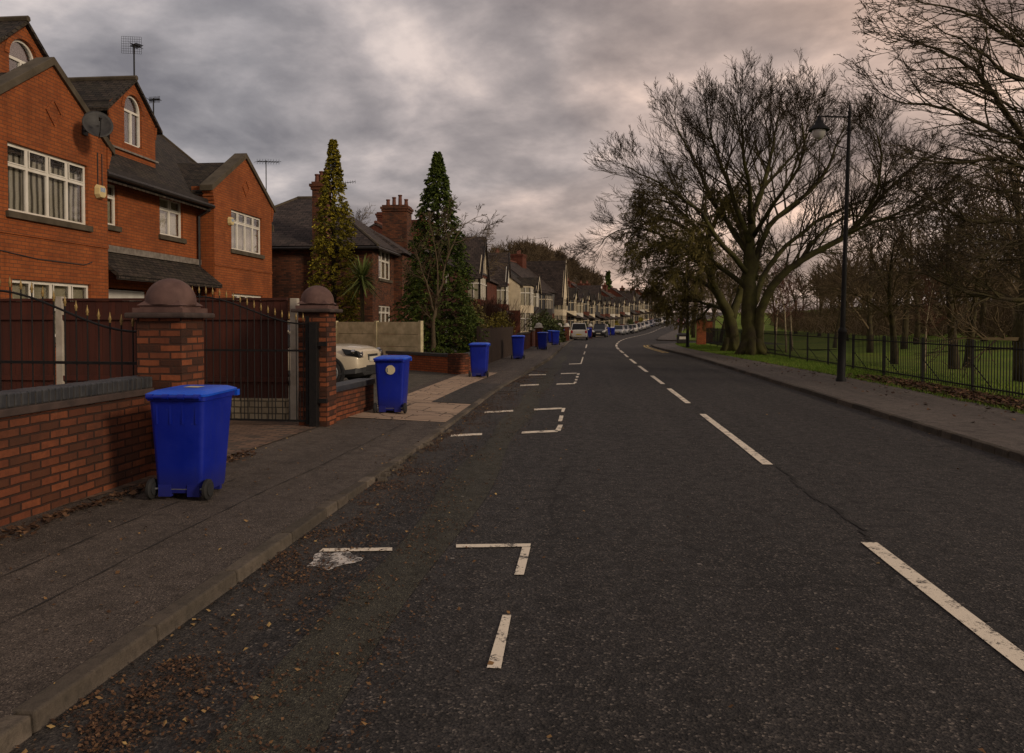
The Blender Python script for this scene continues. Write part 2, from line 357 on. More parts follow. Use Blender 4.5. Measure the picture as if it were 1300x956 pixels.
M['leaf_dark'] = island('wet_dead_leaf', [(0, (.03, .016, .009)), (.6, (.075, .036, .018)), (1, (.16, .085, .04))])
M['blade'] = island('grass_blade', [(0, (.06, .12, .010)), (.6, (.13, .21, .02)), (1, (.22, .25, .05))])
def foliage(name, d, l, sc=2.2, lo=.4, hi=.62):
    t = NT(name); g = t.n('ShaderNodeNewGeometry'); v = t.coord()
    n = t.noise(v, sc, 4, .7)
    ad = t.n('ShaderNodeMath', operation='MULTIPLY_ADD'); ad.inputs[1].default_value = .35; t.l(g.outputs['Random Per Island'], ad.inputs[0]); t.l(n, ad.inputs[2])
    t.base(t.ramp(ad.outputs[0], [(lo, d), (hi+.25, l)])); t.rough(.75, .25)
    return t.m
M['fol_gold'] = foliage('golden_conifer', (.012, .026, .006), (.34, .27, .02))
M['fol_green'] = foliage('green_conifer', (.012, .030, .008), (.10, .13, .016))
M['fol_hedge'] = foliage('hedge_leaf', (.012, .022, .007), (.07, .08, .02))
M['fol_yellow'] = foliage('yellow_shrub', (.06, .05, .010), (.40, .32, .05))
M['fol_olive'] = foliage('ivy_leaf', (.055, .045, .016), (.22, .17, .05))
M['fol_palm'] = foliage('sword_leaf', (.05, .075, .018), (.22, .26, .07))
M['bark'] = plain('bark', (.040, .030, .020), (.075, .062, .028), 3, .95, .9, 25, dist=.03, spec=.1)
M['bark_moss'] = plain('mossy_bark', (.038, .030, .018), (.085, .080, .026), 1.2, .95, .9, 25, dist=.03, spec=.1)
M['twig'] = plain('twig', (.040, .030, .020), (.065, .05, .032), 1, .95, spec=.05)
M['twig_olive'] = plain('olive_twig', (.07, .055, .022), (.19, .155, .05), 1.3, .95, spec=.05)
M['twig_brown'] = plain('brown_twig', (.085, .060, .036), (.13, .095, .055), 1, .95, spec=.05)
M['twig_red'] = plain('reddish_twig', (.10, .05, .035), (.07, .035, .025), 1, .95, spec=.05)
M['bark_pale'] = plain('birch_bark', (.30, .24, .15), (.14, .10, .06), 6, .9, .4, 20)
M['bark_small'] = plain('smooth_brown_bark', (.12, .085, .045), (.08, .055, .03), 5, .9, .4, 30)

# ------------------------------------------------------------------ mesh builder
class MB:
    def __init__(s): s.v = []; s.f = []; s.mi = []; s.cur = 0
    def add(s, vs, fs):
        n = len(s.v); s.v.extend(tuple(p) for p in vs)
        for f in fs: s.f.append([i+n for i in f]); s.mi.append(s.cur)
        return s
    def poly(s, *p): return s.add(p, [list(range(len(p)))])
    def box(s, x0, x1, y0, y1, z0, z1):
        v = [(x, y, z) for z in (z0, z1) for y in (y0, y1) for x in (x0, x1)]
        return s.add(v, [(0, 2, 3, 1), (4, 5, 7, 6), (0, 1, 5, 4), (2, 6, 7, 3), (0, 4, 6, 2), (1, 3, 7, 5)])
    def bb(s, B, u0, u1, z0, z1, n0, n1):
        O, U, N = B
        v = [O+U*u+N*n+Vector((0, 0, z)) for z in (z0, z1) for n in (n0, n1) for u in (u0, u1)]
        return s.add(v, [(0, 2, 3, 1), (4, 5, 7, 6), (0, 1, 5, 4), (2, 6, 7, 3), (0, 4, 6, 2), (1, 3, 7, 5)])
    def hull8(s, bot, top):
        v = list(bot)+list(top)
        return s.add(v, [(3, 2, 1, 0), (4, 5, 6, 7), (0, 1, 5, 4), (1, 2, 6, 5), (2, 3, 7, 6), (3, 0, 4, 7)])
    def prism(s, poly, vec, cap=True):
        "extrude a polygon (3-D points) by vec"
        n = len(poly); vec = Vector(vec)
        v = [Vector(p) for p in poly]+[Vector(p)+vec for p in poly]
        f = [(i, (i+1) % n, n+(i+1) % n, n+i) for i in range(n)]
        if cap: f += [tuple(reversed(range(n))), tuple(range(n, 2*n))]
        return s.add(v, f)
    def slab(s, quad, th):
        "a thick roof slab: quad + thickness downwards"
        return s.hull8([Vector(p)-Vector((0, 0, th)) for p in quad], quad)
    def tube(s, pts, rs, k=8, cap=True):
        pts = [Vector(p) for p in pts]; n = len(pts)
        if isinstance(rs, (int, float)): rs = [rs]*n
        vs = []; a = None
        for i, p in enumerate(pts):
            d = (pts[min(i+1, n-1)]-pts[max(i-1, 0)]).normalized()
            if a is None: a = d.orthogonal().normalized()
            a = (a-d*a.dot(d)); a = a.normalized() if a.length > 1e-5 else d.orthogonal().normalized()
            b = d.cross(a)
            for j in range(k):
                t = 2*PI*j/k; vs.append(p+(a*math.cos(t)+b*math.sin(t))*rs[i])
        f = [(i*k+j, i*k+(j+1) % k, (i+1)*k+(j+1) % k, (i+1)*k+j) for i in range(n-1) for j in range(k)]
        if cap: f += [tuple(reversed(range(k))), tuple(range((n-1)*k, n*k))]
        return s.add(vs, f)
    def lathe(s, prof, c=(0, 0, 0), k=24, axis='z', scale=(1, 1)):
        vs = []
        for r, h in prof:
            for j in range(k):
                t = 2*PI*j/k; a, b = r*math.cos(t)*scale[0], r*math.sin(t)*scale[1]
                p = {'z': (a, b, h), 'x': (h, a, b), 'y': (a, h, b)}[axis]
                vs.append((p[0]+c[0], p[1]+c[1], p[2]+c[2]))
        n = len(prof)
        f = [(i*k+j, i*k+(j+1) % k, (i+1)*k+(j+1) % k, (i+1)*k+j) for i in range(n-1) for j in range(k)]
        f += [tuple(reversed(range(k))), tuple(range((n-1)*k, n*k))]
        return s.add(vs, f)
    def build(s, name, mats, parent=None, smooth=None, uv=True, bevel=0, loc=None, rz=0):
        me = bpy.data.meshes.new(name)
        me.from_pydata(s.v, [], s.f)
        if not isinstance(mats, (list, tuple)): mats = [mats]
        for m in mats: me.materials.append(m)
        if len(mats) > 1: me.polygons.foreach_set('material_index', s.mi)
        if uv:
            me.update()
            ul = me.uv_layers.new(name='UVMap').data
            Z = Vector((0, 0, 1))
            for p in me.polygons:
                n = p.normal
                if abs(n.z) > .97: U = Vector((1, 0, 0)); V = Vector((0, 1, 0))
                else: U = Z.cross(n).normalized(); V = n.cross(U)
                for li in p.loop_indices:
                    co = me.vertices[me.loops[li].vertex_index].co
                    ul[li].uv = (co.dot(U), co.dot(V))
        if smooth:
            me.shade_smooth()
            if smooth is not True: me.set_sharp_from_angle(angle=math.radians(smooth))
        me.update()
        o = bpy.data.objects.new(name, me); COL.objects.link(o)
        if parent: o.parent = parent
        if loc is not None: o.location = loc
        if rz: o.rotation_euler = (0, 0, rz)
        if bevel:
            b = o.modifiers.new('bevel', 'BEVEL'); b.width = bevel; b.segments = 2; b.limit_method = 'ANGLE'
        return o
def tag(o, label=None, cat=None, group=None, kind=None):
    if label: o['label'] = label
    if cat: o['category'] = cat
    if group: o['group'] = group
    if kind: o['kind'] = kind
    return o
def empty(name, loc=(0, 0, 0), rz=0, label=None, cat=None, group=None):
    o = bpy.data.objects.new(name, None); COL.objects.link(o); o.location = loc; o.rotation_euler = (0, 0, rz); o.empty_display_size = .3
    return tag(o, label, cat, group)
KIDS = {}
def copy_tree(o, parent=None, label=None):
    c = o.copy(); COL.objects.link(c)
    if parent: c.parent = parent
    for ch in [x for x in bpy.data.objects if x.parent == o and x.name in COL.objects]: copy_tree(ch, c)
    if label: c['label'] = label
    return c
X = Vector((1, 0, 0)); Y = Vector((0, 1, 0)); Z = Vector((0, 0, 1))

# ------------------------------------------------------------------ setting: ground strips
def frange(a, b, st):
    r = []; y = a
    while y < b-1e-6: r.append(round(y, 4)); y += st
    return r
YS = frange(-20, 0, 5)+frange(0, 30, .5)+frange(30, 100, 1)+frange(100, 300, 5)+frange(300, 501, 20)
YL = [y for y in YS if y <= 480]
def strip(name, fa, fb, za, zb, mat, rows, sub=1, kind='structure', label=None, off=0):
    vs = []; fs = []
    for y in rows:
        a, b = fa(y), fb(y)
        for j in range(sub+1):
            t = j/sub; vs.append((a+(b-a)*t, y, H(y)+za(y)*(1-t)+zb(y)*t+off))
    w = sub+1
    for i in range(len(rows)-1):
        for j in range(sub): fs.append((i*w+j, i*w+j+1, (i+1)*w+j+1, (i+1)*w+j))
    m = MB(); m.add(vs, fs); o = m.build(name, mat); o['kind'] = kind
    return o
K = lambda c: (lambda y: c)
KW = .125
strip('road', Lx, Rx, K(0), K(0), M['road'], YL, 2)
strip('pavement_near_houses', lambda y: LBx(y)-.3, lambda y: Lx(y)-KW+.03, K(.1), lambda y: kh(y), M['pave'], YL)
# kerb stones, left: top and face
def kerb(name, fx, sgn, hh, mat, rows, seglen=.9, jit=.006):
    m = MB(); ys = []
    for i in range(len(rows)-1):
        y0, y1 = rows[i], rows[i+1]; g = .009
        j = R.uniform(-jit, jit); jz = R.uniform(-jit, jit)
        a, b = fx(y0+g)+j, fx(y1-g)+j
        h0, h1 = hh(y0)+jz*.5, hh(y1)+jz*.5
        za, zb = H(y0), H(y1)
        o = sgn*KW
        bot = [(a+o, y0+g, za-.1), (a, y0+g, za-.1), (b, y1-g, zb-.1), (b+o, y1-g, zb-.1)]
        top = [(a+o, y0+g, za+h0), (a+sgn*.015, y0+g, za+h0), (b+sgn*.015, y1-g, zb+h1), (b+o, y1-g, zb+h1)]
        if sgn > 0: bot = [bot[1], bot[0], bot[3], bot[2]]; top = [top[1], top[0], top[3], top[2]]
        m.hull8(bot, top)
    o = m.build(name, mat, bevel=.012); o['kind'] = 'structure'
KR = frange(-9, 6.5, .92)+frange(6.5, 12, .3)+frange(12, 60, .92)+frange(60, 300, 5)
kerb('kerb_near_houses', Lx, -1, lambda y: kh(y)+.004, M['kerb'], KR)
RR1 = [y for y in KR if y <= 63]
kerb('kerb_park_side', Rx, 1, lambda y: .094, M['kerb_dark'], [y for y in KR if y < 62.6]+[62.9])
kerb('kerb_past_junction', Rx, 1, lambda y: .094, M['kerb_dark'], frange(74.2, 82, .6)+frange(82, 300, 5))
y1 = [y for y in YL if y <= 63]; y2 = [y for y in YL if y >= 74]; ym = [y for y in YL if 63 <= y <= 74]
strip('pavement_park_side', lambda y: Rx(y)+KW-.03, RBx, K(.09), K(.10), M['pave_r'], y1)
strip('pavement_past_junction', lambda y: Rx(y)+KW-.03, RBx, K(.09), K(.10), M['pave_r'], y2)
strip('park_subsoil', lambda y: Rx(y)+1, lambda y: 470, K(-1.4), K(-1.4), M['grass'], YL, 3)
strip('side_road', Rx, lambda y: 16, K(0), K(0), M['road'], ym, 4)
def lawnz(x, y):
    return 0
# park lawn with a gentle swell far back
def lawn(name, rows, xl, cols=(0, 3, 8, 16, 30, 50, 80, 130, 220, 450)):
    vs = []; fs = []
    for y in rows:
        a = xl(y)
        for c in cols:
            x = a+c
            c = x-_rbb(y)
            sw = 0 if c < 10 else min(1, (c-8)/60)*max(0, min(1, (y-60)/120))*3.2
            dip = -1.0*math.exp(-((c-14)/9)**2)*max(0, min(1, (y-6)/20)) if c > 3 else 0
            sw += max(0, c-100)*.05
            vs.append((x, y, H(y)+.1+sw+dip))
    w = len(cols)
    for i in range(len(rows)-1):
        for j in range(w-1): fs.append((i*w+j, i*w+j+1, (i+1)*w+j+1, (i+1)*w+j))
    o = MB().add(vs, fs).build(name, M['grass'], uv=False); o['kind'] = 'structure'
lawn('park_lawn', y1, RBx)
lawn('park_lawn_past_junction', y2, RBx)
lawn('lawn_by_side_road', ym, lambda y: 16, (0, 1, 5, 20, 40, 70, 120, 220, 450))
# front gardens ground left of the pavement
strip('front_garden_ground', lambda y: -450, lambda y: LBx(y)-.28, K(.1), K(.1), M['drive'], YL, 3)
# far land and wooded hill
def hillz(x, y):
    h = 29*math.exp(-((x+28)/40)**2-((y-440)/80)**2)+20*math.exp(-((x+130)/70)**2-((y-430)/90)**2)
    h += 5*math.exp(-((x-260)/120)**2-((y-470)/120)**2)
    return h
def far_ground():
    xs = [-900, -600, -400, -300]+[-240+20*i for i in range(30)]+[400, 600, 900]; ys = [300+15*i for i in range(24)]+[700, 900, 1500]
    vs = [(x, y, H(y)-1.2+hillz(x, y)*min(1, (y-300)/60)) for y in ys for x in xs]; w = len(xs)
    fs = [(i*w+j, i*w+j+1, (i+1)*w+j+1, (i+1)*w+j) for i in range(len(ys)-1) for j in range(w-1)]
    o = MB().add(vs, fs).build('hills', M['hillwood'], uv=False, smooth=True); o['kind'] = 'structure'
far_ground()
def sheet(name, pts, mat, off=.004, base=lambda p: 0, th=None):
    m = MB(); m.poly(*[(p[0], p[1], H(p[1])+base(p)+off) for p in pts]); o = m.build(name, mat); o['kind'] = 'structure'; return o
# flush sheets on the left footway
def pv(p):      # height of the footway surface at a point
    x, y = p[0], p[1]; a, b = LBx(y), Lx(y)-KW
    t = max(0, min(1, (x-a)/(b-a))); return .1*(1-t)+kh(y)*t
def fsheet(name, fa, fb, ya, yb, mat, off, st=.5):
    rows = frange(ya, yb, st)+[yb]; vs = []; fs = []
    for y in rows:
        for t in (0, .5, 1):
            x = fa(y)*(1-t)+fb(y)*t; vs.append((x, y, H(y)+pv((x, y))+off))
    for i in range(len(rows)-1):
        for j in (0, 1): fs.append((i*3+j, i*3+j+1, i*3+4+j, i*3+3+j))
    o = MB().add(vs, fs).build(name, mat); o['kind'] = 'structure'
fsheet('slab_crossing', LBx, lambda y: Lx(y)-KW, 12.6, 15.4, M['slab'], .004)
fsheet('slab_path', LBx, lambda y: LBx(y)*.48+Lx(y)*.52-.1+.012*(y-15), 15.4, 24.6, M['slab'], .004)
fsheet('asphalt_patch', lambda y: LBx(y)*.48+Lx(y)*.52-.1+.012*(y-15), lambda y: Lx(y)-KW, 15.45, 20.5, M['patch'], .008)
# block-paved drive mouth between the gate pillars
for k_, (fr_, ya_, yb_) in enumerate(((.34, 2, 7.6), (.60, 2, 12.3), (.62, 26, 60))):
    fsheet('footway_seam', lambda y: LBx(y)*(1-fr_)+Lx(y)*fr_+.006*math.sin(y*3.1+k_), lambda y: LBx(y)*(1-fr_)+Lx(y)*fr_+.006*math.sin(y*3.1+k_)+.010+.006*math.sin(y*11), ya_, yb_, M['trim_dark'], .003, .1)
sheet('block_paved_drive', [(LBx(8), 8.0), (LBx(9), 9.0), (LBx(11.9), 11.8), (-12, 12.9), (-14, 3), (-4.9, 3.0)], M['paver'], .004, lambda p: .1)

# dark reinstatement trench in the parking lane
strip('mossy_trench_strip', lambda y: -1.45+.006*y+.05*math.sin(y*1.3), lambda y: -1.02+.005*y+.06*math.sin(y*.9+1), K(0), K(0), M['trench'], frange(2, 60, .5), off=.004)
strip('gutter_dirt', Lx, lambda y: Lx(y)+.45+.12*math.sin(y*1.7)+.08*math.sin(y*4.1), K(0), K(0), M['patch'], frange(0, 60, .5), off=.002)
# ---- painted markings: every line is flush paint on the carriageway
lm = MB()
def mark(pts): lm.poly(*[(p[0], p[1], H(p[1])+.008) for p in pts])
def pm(*px): mark([G(u, v) for u, v in px])
pm((618, 850), (636, 851), (649, 783), (638, 783))
pm((579, 696.5), (673, 695.5), (674, 691.5), (579, 692.5)); pm((653, 731), (665, 731), (673.5, 696), (663, 696))
pm((405, 702), (498, 700.5), (498, 696.5), (410, 698))
pm((572, 555), (612, 553), (612, 550.6), (573, 552.6))
pm((662, 551), (708, 549), (708, 546.6), (663, 548.4)); pm((704, 548), (711.5, 548), (714.5, 540), (709, 540))
pm((708.5, 535.5), (713.5, 535.5), (715.5, 528), (710.6, 528)); pm((712.5, 523.5), (716, 523.5), (718, 518.5), (713.5, 518.5))
pm((678, 521.4), (713, 519.8), (713, 518), (678, 519.4)); pm((614.6, 525), (651.5, 523), (651.5, 521), (615.6, 523))
pm((660, 490.6), (684, 489.4), (684, 488), (661, 489)); pm((706, 488.7), (730, 487.9), (730, 486.6), (707, 487.4))
for a, b in ((730, 486), (731.4, 482.4), (732.6, 478.8), (733.9, 475.2)): pm((a-1.6, b+.9), (a+1.6, b+.9), (a+2, b-.9), (a-1.3, b-.9))
pm((712, 475.2), (732, 474.6), (732, 473.6), (712, 474.2)); pm((671, 477), (693, 476.4), (693, 475.4), (671.5, 476))
pm((722, 462.9), (738, 462.3), (738, 461.4), (722.5, 462))
for (a, b), (c, d) in (((737.5, 462), (740, 453.5)), ((741.3, 450), (742.5, 446.5)), ((743.6, 442), (744.8, 437.5))): pm((a-.8, b), (a+.9, b), (c+.9, d), (c-.6, d))
def dash(a, b, w=.12, off=0, n=1, f=Cx):
    k = max(1, int((b-a)/.8)); ys = [a+(b-a)*i/k for i in range(k+1)]
    jl = [(f(y)-w/2+R.uniform(-.006, .006), y) for y in ys]; jr = [(f(y)+w/2, y) for y in ys]
    for i in range(k): mark([jl[i], jr[i], jr[i+1], jl[i+1]])
D = [(.5, 6.1), (9.35, 14.4), (16.3, 19.9), (21.3, 24.6), (26.5, 30.2), (32, 36), (38, 42), (43.5, 48), (49.5, 54), (55.5, 61)]
y = 62.5
while y < 300: D.append((y, y+4.2)); y += 6
M['path'] = plain('trodden_path', (.12, .09, .06), (.08, .06, .04), 3, 1, spec=0)
for a, b in D: dash(a, b, .12 if a < 8 else .115 if a < 40 else .15)
o = lm.build('painted_white_lines', M['line']); o['kind'] = 'structure'
lm = MB()
for off in (.28, .5):
    rr = frange(44, 62.6, .4)
    for i in range(len(rr)-1):
        a, b = rr[i], rr[i+1]; mark([(Rx(a)-off-.05, a), (Rx(a)-off+.05, a), (Rx(b)-off+.05, b), (Rx(b)-off-.05, b)])
o = lm.build('painted_yellow_lines', M['line_y']); o['kind'] = 'structure'
g = G(422, 712)
ps = [(g.x+.17*math.cos(t)*(1+.25*math.sin(3*t+1)), g.y+.2*math.sin(t)*(1+.2*math.cos(5*t))) for t in [i*PI/12 for i in range(24)]]
sheet('dried_paint_splash', ps, M['splash'], .006)
# ------------------------------------------------------------------ building kit
def basis(O, face):
    return {'x+': (Vector(O), Y, X), 'y-': (Vector(O), X, -Y), 'y+': (Vector(O), -X, Y), 'x-': (Vector(O), -Y, -X)}[face]
def wallpanel(m, B, u0, u1, z0, z1, holes=(), depth=.12):
    O, U, N = B
    P = lambda u, z, n=0: O+U*u+N*n+Vector((0, 0, z))
    us = sorted({u0, u1}|{h[0] for h in holes}|{h[1] for h in holes}); zs = sorted({z0, z1}|{h[2] for h in holes}|{h[3] for h in holes})
    us = [u for u in us if u0 <= u <= u1]; zs = [z for z in zs if z0 <= z <= z1]
    for a, b in zip(us, us[1:]):
        for c, d in zip(zs, zs[1:]):
            um, zm = (a+b)/2, (c+d)/2
            if any(h[0] < um < h[1] and h[2] < zm < h[3] for h in holes): continue
            m.poly(P(a, c), P(b, c), P(b, d), P(a, d))
    for a, b, c, d in holes:
        m.poly(P(a, c), P(b, c), P(b, c, -depth), P(a, c, -depth)); m.poly(P(a, d), P(a, d, -depth), P(b, d, -depth), P(b, d))
        m.poly(P(a, c), P(a, c, -depth), P(a, d, -depth), P(a, d)); m.poly(P(b, c), P(b, d), P(b, d, -depth), P(b, c, -depth))
def window(parent, B, u0, u1, z0, z1, cols=2, transom=.3, sill='stone', frame=None, pane='glass', back='net', opener=None, label=None, fw_=.055, rec=.07, split=None):
    m = MB(); f = fw_; n0, n1 = -rec-.05, -rec
    m.bb(B, u0, u1, z0, z0+f, n0, n1); m.bb(B, u0, u1, z1-f, z1, n0, n1)
    m.bb(B, u0, u0+f, z0+f, z1-f, n0, n1); m.bb(B, u1-f, u1, z0+f, z1-f, n0, n1)
    cs = [u0+(u1-u0)*i/cols for i in range(cols+1)] if split is None else split
    zt = z1-(z1-z0)*transom if transom else None
    for c in cs[1:-1]: m.bb(B, c-f*.55, c+f*.55, z0+f, z1-f, n0, n1-.001)
    if zt: m.bb(B, u0+f, u1-f, zt-f*.5, zt+f*.5, n0, n1-.002)
    if transom and f < .07:     # opening lights in the fan row, a little proud
        for a, b in zip(cs, cs[1:]):
            q = .022; a += f*.9; b -= f*.9; zz0, zz1 = zt+f*.6, z1-f*.9
            for r in ((a, b, zz0, zz0+q), (a, b, zz1-q, zz1), (a, a+q, zz0+q, zz1-q), (b-q, b, zz0+q, zz1-q)): m.bb(B, *r, n1-.001, n1+.012)
    w = m.build('window', frame or M['upvc'], parent)
    if label: w['label'] = label
    g = MB(); g.bb(B, u0+f*.5, u1-f*.5, z0+f*.5, z1-f*.5, n0+.016, n0+.028); g.build('pane', M[pane], w)
    if pane == 'glass':
        c = MB(); c.bb(B, u0+.01, u1-.01, z0+.01, z1-.01, n0-.075, n0-.065); c.build('curtain', M[back], w)
    if sill:
        c = MB(); c.bb(B, u0-.08, u1+.08, z0-.13, z0-.003, -rec+.002, .07); c.build('sill', M['coping_stone'] if sill == 'stone' else M[sill], w, bevel=.008)
    return w
def chimney(parent, x0, x1, y0, y1, z0, z1, mat, pots=4, along='y'):
    m = MB(); m.box(x0, x1, y0, y1, z0, z1-.35); m.box(x0-.05, x1+.05, y0-.05, y1+.05, z1-.35, z1-.22); m.box(x0-.1, x1+.1, y0-.1, y1+.1, z1-.22, z1-.1); m.box(x0-.02, x1+.02, y0-.02, y1+.02, z1-.1, z1)
    c = m.build('chimney', mat, parent)
    for i in range(pots):
        t = (i+.5)/pots; p = MB()
        cx, cy = ((x0+x1)/2, y0+(y1-y0)*t) if along == 'y' else (x0+(x1-x0)*t, (y0+y1)/2)
        h = .38+.12*((i*7) % 3)
        p.lathe([(.09, 0), (.12, .04), (.11, .1), (.095, h-.08), (.12, h-.05), (.12, h), (.08, h)], (cx, cy, z1), 10); p.build('chimney_pot', M['pot'], c, smooth=40)
    return c

# ------------------------------------------------------------------ house with two gabled bays
def main_house():
    b0 = AX(-20, 300, -11).y; b1 = AX(138, 300, -11).y
    ys = lambda u, x=-11: AX(u, 300, x).y
    hr = empty('gabled_house', (-11.5, ys(133), .1), 0, 'large orange brick house with two gabled bays and arched dormers beyond the brown fence', 'house')
    O0 = Vector((-11.5, ys(133), .1))
    loc = lambda x, y, z: Vector((x, y, z))-O0
    A0, A1 = ys(-18), ys(137); B0, B1 = ys(272), ys(345); Y0 = A0-.5; Y1 = B1+.15
    W = MB()
    Bf = lambda x: (Vector((x+11.5, -O0.y, -.1)), Y, X)
    wins = []
    def wn(B, lst, *a, **k): lst.append((a[0], a[1], a[2], a[3])); wins.append((B, a, k))
    # left bay
    hA, hB, hR = [], [], []
    wn(Bf(-11), hA, ys(11.3), ys(112.3), 3.80, 5.13, cols=4, transom=.32, back='curtain', split=None)
    wn(Bf(-11), hA, ys(14.5), ys(114.5), 1.35, 2.50, cols=4, transom=.5)
    wn(Bf(-11), hB, ys(293.8), ys(332.5), 3.95, 5.20, cols=4, transom=.3)
    wn(Bf(-11), hB, ys(294), ys(333), 1.2, 2.56, cols=4, transom=.5)
    wn(Bf(-11.5), hR, ys(139, -11.5)-.45, ys(149.6, -11.5), 4.02, 5.03, cols=2, transom=.32)
    wn(Bf(-11.5), hR, ys(203, -11.5), ys(232.5, -11.5), 4.05, 5.10, cols=2, transom=.32)
    wn(Bf(-11.5), hR, ys(253.8, -11.5), ys(272, -11.5)-.04, 4.02, 5.19, cols=1, transom=.3)
    wn(Bf(-11.5), hR, ys(252, -11.5), ys(266, -11.5), 1.6, 2.40, cols=2, transom=None)
    gar = (ys(126, -11.5), ys(186, -11.5), .1, 2.50); hR.append(gar)
    sill = {}
    for x, lo, hi, hs in ((-11, A0, A1, hA), (-11, B0, B1, hB)):
        B = Bf(x); ke = 5.72; yc = (lo+hi)/2; ap = 6.98
        wallpanel(W, B, lo, hi, .1, ke, hs)
        P = lambda y, z, n=0: B[0]+Y*y+X*n+Vector((0, 0, z))
        W.poly(P(lo, ke), P(hi, ke), P(yc, ap))
        # returns and back of the parapet
        for yy, s in ((lo, -1), (hi, 1)):
            W.poly(*(P(yy, .1), P(yy, .1, -.7), P(yy, ke, -.7), P(yy, ke))[::s])
        W.prism([P(lo, ke, -.3), P(hi, ke, -.3), P(yc, ap, -.3)], (0.001, 0, 0))
        # corbelled kneelers
        for i in range(5):
            for yy, s in ((lo, -1), (hi, 1)):
                a, b = sorted((yy-s*.02, yy+s*(.03+.035*i))); W.bb(B, a, b, ke-.52+.1*i, ke-.42+.1*i, -.3, .03)
        # string course and soldier bands
        W.bb(B, lo, hi, 3.36, 3.44, 0, .025)
        # diamond in projecting headers
        dc = (yc+.05, 6.02); dr = .26
        for k in range(4):
            a = [(0, dr), (dr, 0), (0, -dr), (-dr, 0)][k]; b = [(dr, 0), (0, -dr), (-dr, 0), (0, dr)][k]
            p = [P(dc[0]+a[0]*s, dc[1]+a[1]*s*1.1) for s in (1, .8)]+[P(dc[0]+b[0]*s, dc[1]+b[1]*s*1.1) for s in (.8, 1)]
            W.prism(p, (.025, 0, 0))
    Br = Bf(-11.5); wallpanel(W, Br, A1, B0, .1, 5.4, hR)
    # dentil course under the gutter
    y = A1+.1
    while y < B0-.1: W.bb(Br, y, y+.11, 5.05, 5.16, 0, .05); y += .22
    # gable end walls of the main block
    for yy, s in ((Y0, 1), (Y1, -1)):
        pts = [(-11.5, .1), (-11.5, 5.4), (-16, 9.05), (-20.5, 5.4), (-20.5, .1)]
        W.poly(*[loc(x, yy, z) for x, z in (pts if s > 0 else pts[::-1])])
    W.poly(loc(-20.5, Y0, .1), loc(-20.5, Y0, 5.4), loc(-20.5, Y1, 5.4), loc(-20.5, Y1, .1))
    W.build('wall', M['brick_orange'], hr)
    for B, a, k in wins: window(hr, B, *a, **k)
    g = MB(); g.bb(Br, gar[0]+.05, gar[1]-.05, .1, 2.46, -.1, -.05)
    for i in range(10): g.bb(Br, gar[0]+.07, gar[1]-.07, .2+i*.22, .205+i*.22+.17, -.05, -.04)
    g.build('garage_door', M['white_metal'], hr)
    # roofs
    r = MB()
    def slope(x, base=-11.5, z=5.4): return z+(base-x)*.811
    r.slab([loc(-11.1, Y0-.05, slope(-11.1)), loc(-11.1, Y1+.05, slope(-11.1)), loc(-16, Y1+.05, slope(-16)), loc(-16, Y0-.05, slope(-16))], .12)
    r.slab([loc(-16, Y0-.05, slope(-16)), loc(-16, Y1+.05, slope(-16)), loc(-20.9, Y1+.05, slope(-11.1)), loc(-20.9, Y0-.05, slope(-11.1))], .12)
    for lo, hi in ((A0, A1), (B0, B1)):
        yc = (lo+hi)/2; e = 5.62; ap = 6.86; xr = -11.5-(ap-5.4)/.811-.3
        r.slab([loc(-11.28, lo-.1, e-.07), loc(-11.28, yc, ap), loc(xr, yc, ap), loc(-12.2, lo-.1, e-.07)][::-1], .1)
        r.slab([loc(-11.28, yc, ap), loc(-11.28, hi+.1, e-.07), loc(-12.2, hi+.1, e-.07), loc(xr, yc, ap)][::-1], .1)
    rf = r.build('roof', M['tile_dark'], hr)
    t = MB(); t.tube([loc(-16, Y0-.05, slope(-16)+.02), loc(-16, Y1+.05, slope(-16)+.02)], .1, 8); t.build('ridge_tile', M['coping_stone'], rf)
    v = MB(); v.hull8([loc(-11.05, Y1+.06, slope(-11.05)-.16), loc(-11.05, Y1+.2, slope(-11.05)-.16), loc(-16, Y1+.2, slope(-16)-.16), loc(-16, Y1+.06, slope(-16)-.16)],
                      [loc(-11.05, Y1+.06, slope(-11.05)+.06), loc(-11.05, Y1+.2, slope(-11.05)+.06), loc(-16, Y1+.2, slope(-16)+.06), loc(-16, Y1+.06, slope(-16)+.06)])
    v.build('verge', M['coping_stone'], rf)
    for lo, hi in ((A0, A1), (B0, B1)):
        yc = (lo+hi)/2; c = MB(); ke = 5.72; ap = 6.98
        for a, s in ((lo-.22, 1), (hi+.22, -1)):
            zz = ke-.17
            q = [loc(-11.34, a, zz), loc(-10.93, a, zz), loc(-10.93, yc, ap), loc(-11.34, yc, ap)]
            t2 = [p+Vector((0, 0, .17)) for p in q]
            if s < 0: q = q[::-1]; t2 = t2[::-1]
            c.hull8(q, t2)
        c.build('gable_coping', M['coping_stone'], hr, bevel=.01)
    # canopy roof over the garage
    c = MB(); c.slab([loc(-10.75, A1+.02, 2.78), loc(-10.75, B0-.02, 2.78), loc(-11.47, B0-.02, 3.36), loc(-11.47, A1+.02, 3.36)], .1)
    c.build('canopy_roof', M['tile_dark'], hr)
    c = MB(); c.box(.03, .09, A1-O0.y, B0-O0.y, 3.26, 3.42); c.build('lead_flashing', M['lead'], hr)
    c = MB(); c.box(.67, .73, A1+.03-O0.y, B0-.03-O0.y, 2.56, 2.68); c.build('fascia', M['black_paint'], hr)
    # gutter and downpipe
    c = MB(); c.tube([loc(-11.02, A1, 5.1), loc(-11.02, B0, 5.1)], .065, 8); c.bb(Bf(-11.5), A1, B0, 5.17, 5.32, .3, .34); c.build('gutter', M['black_paint'], hr)
    dp = ys(270, -11.4)
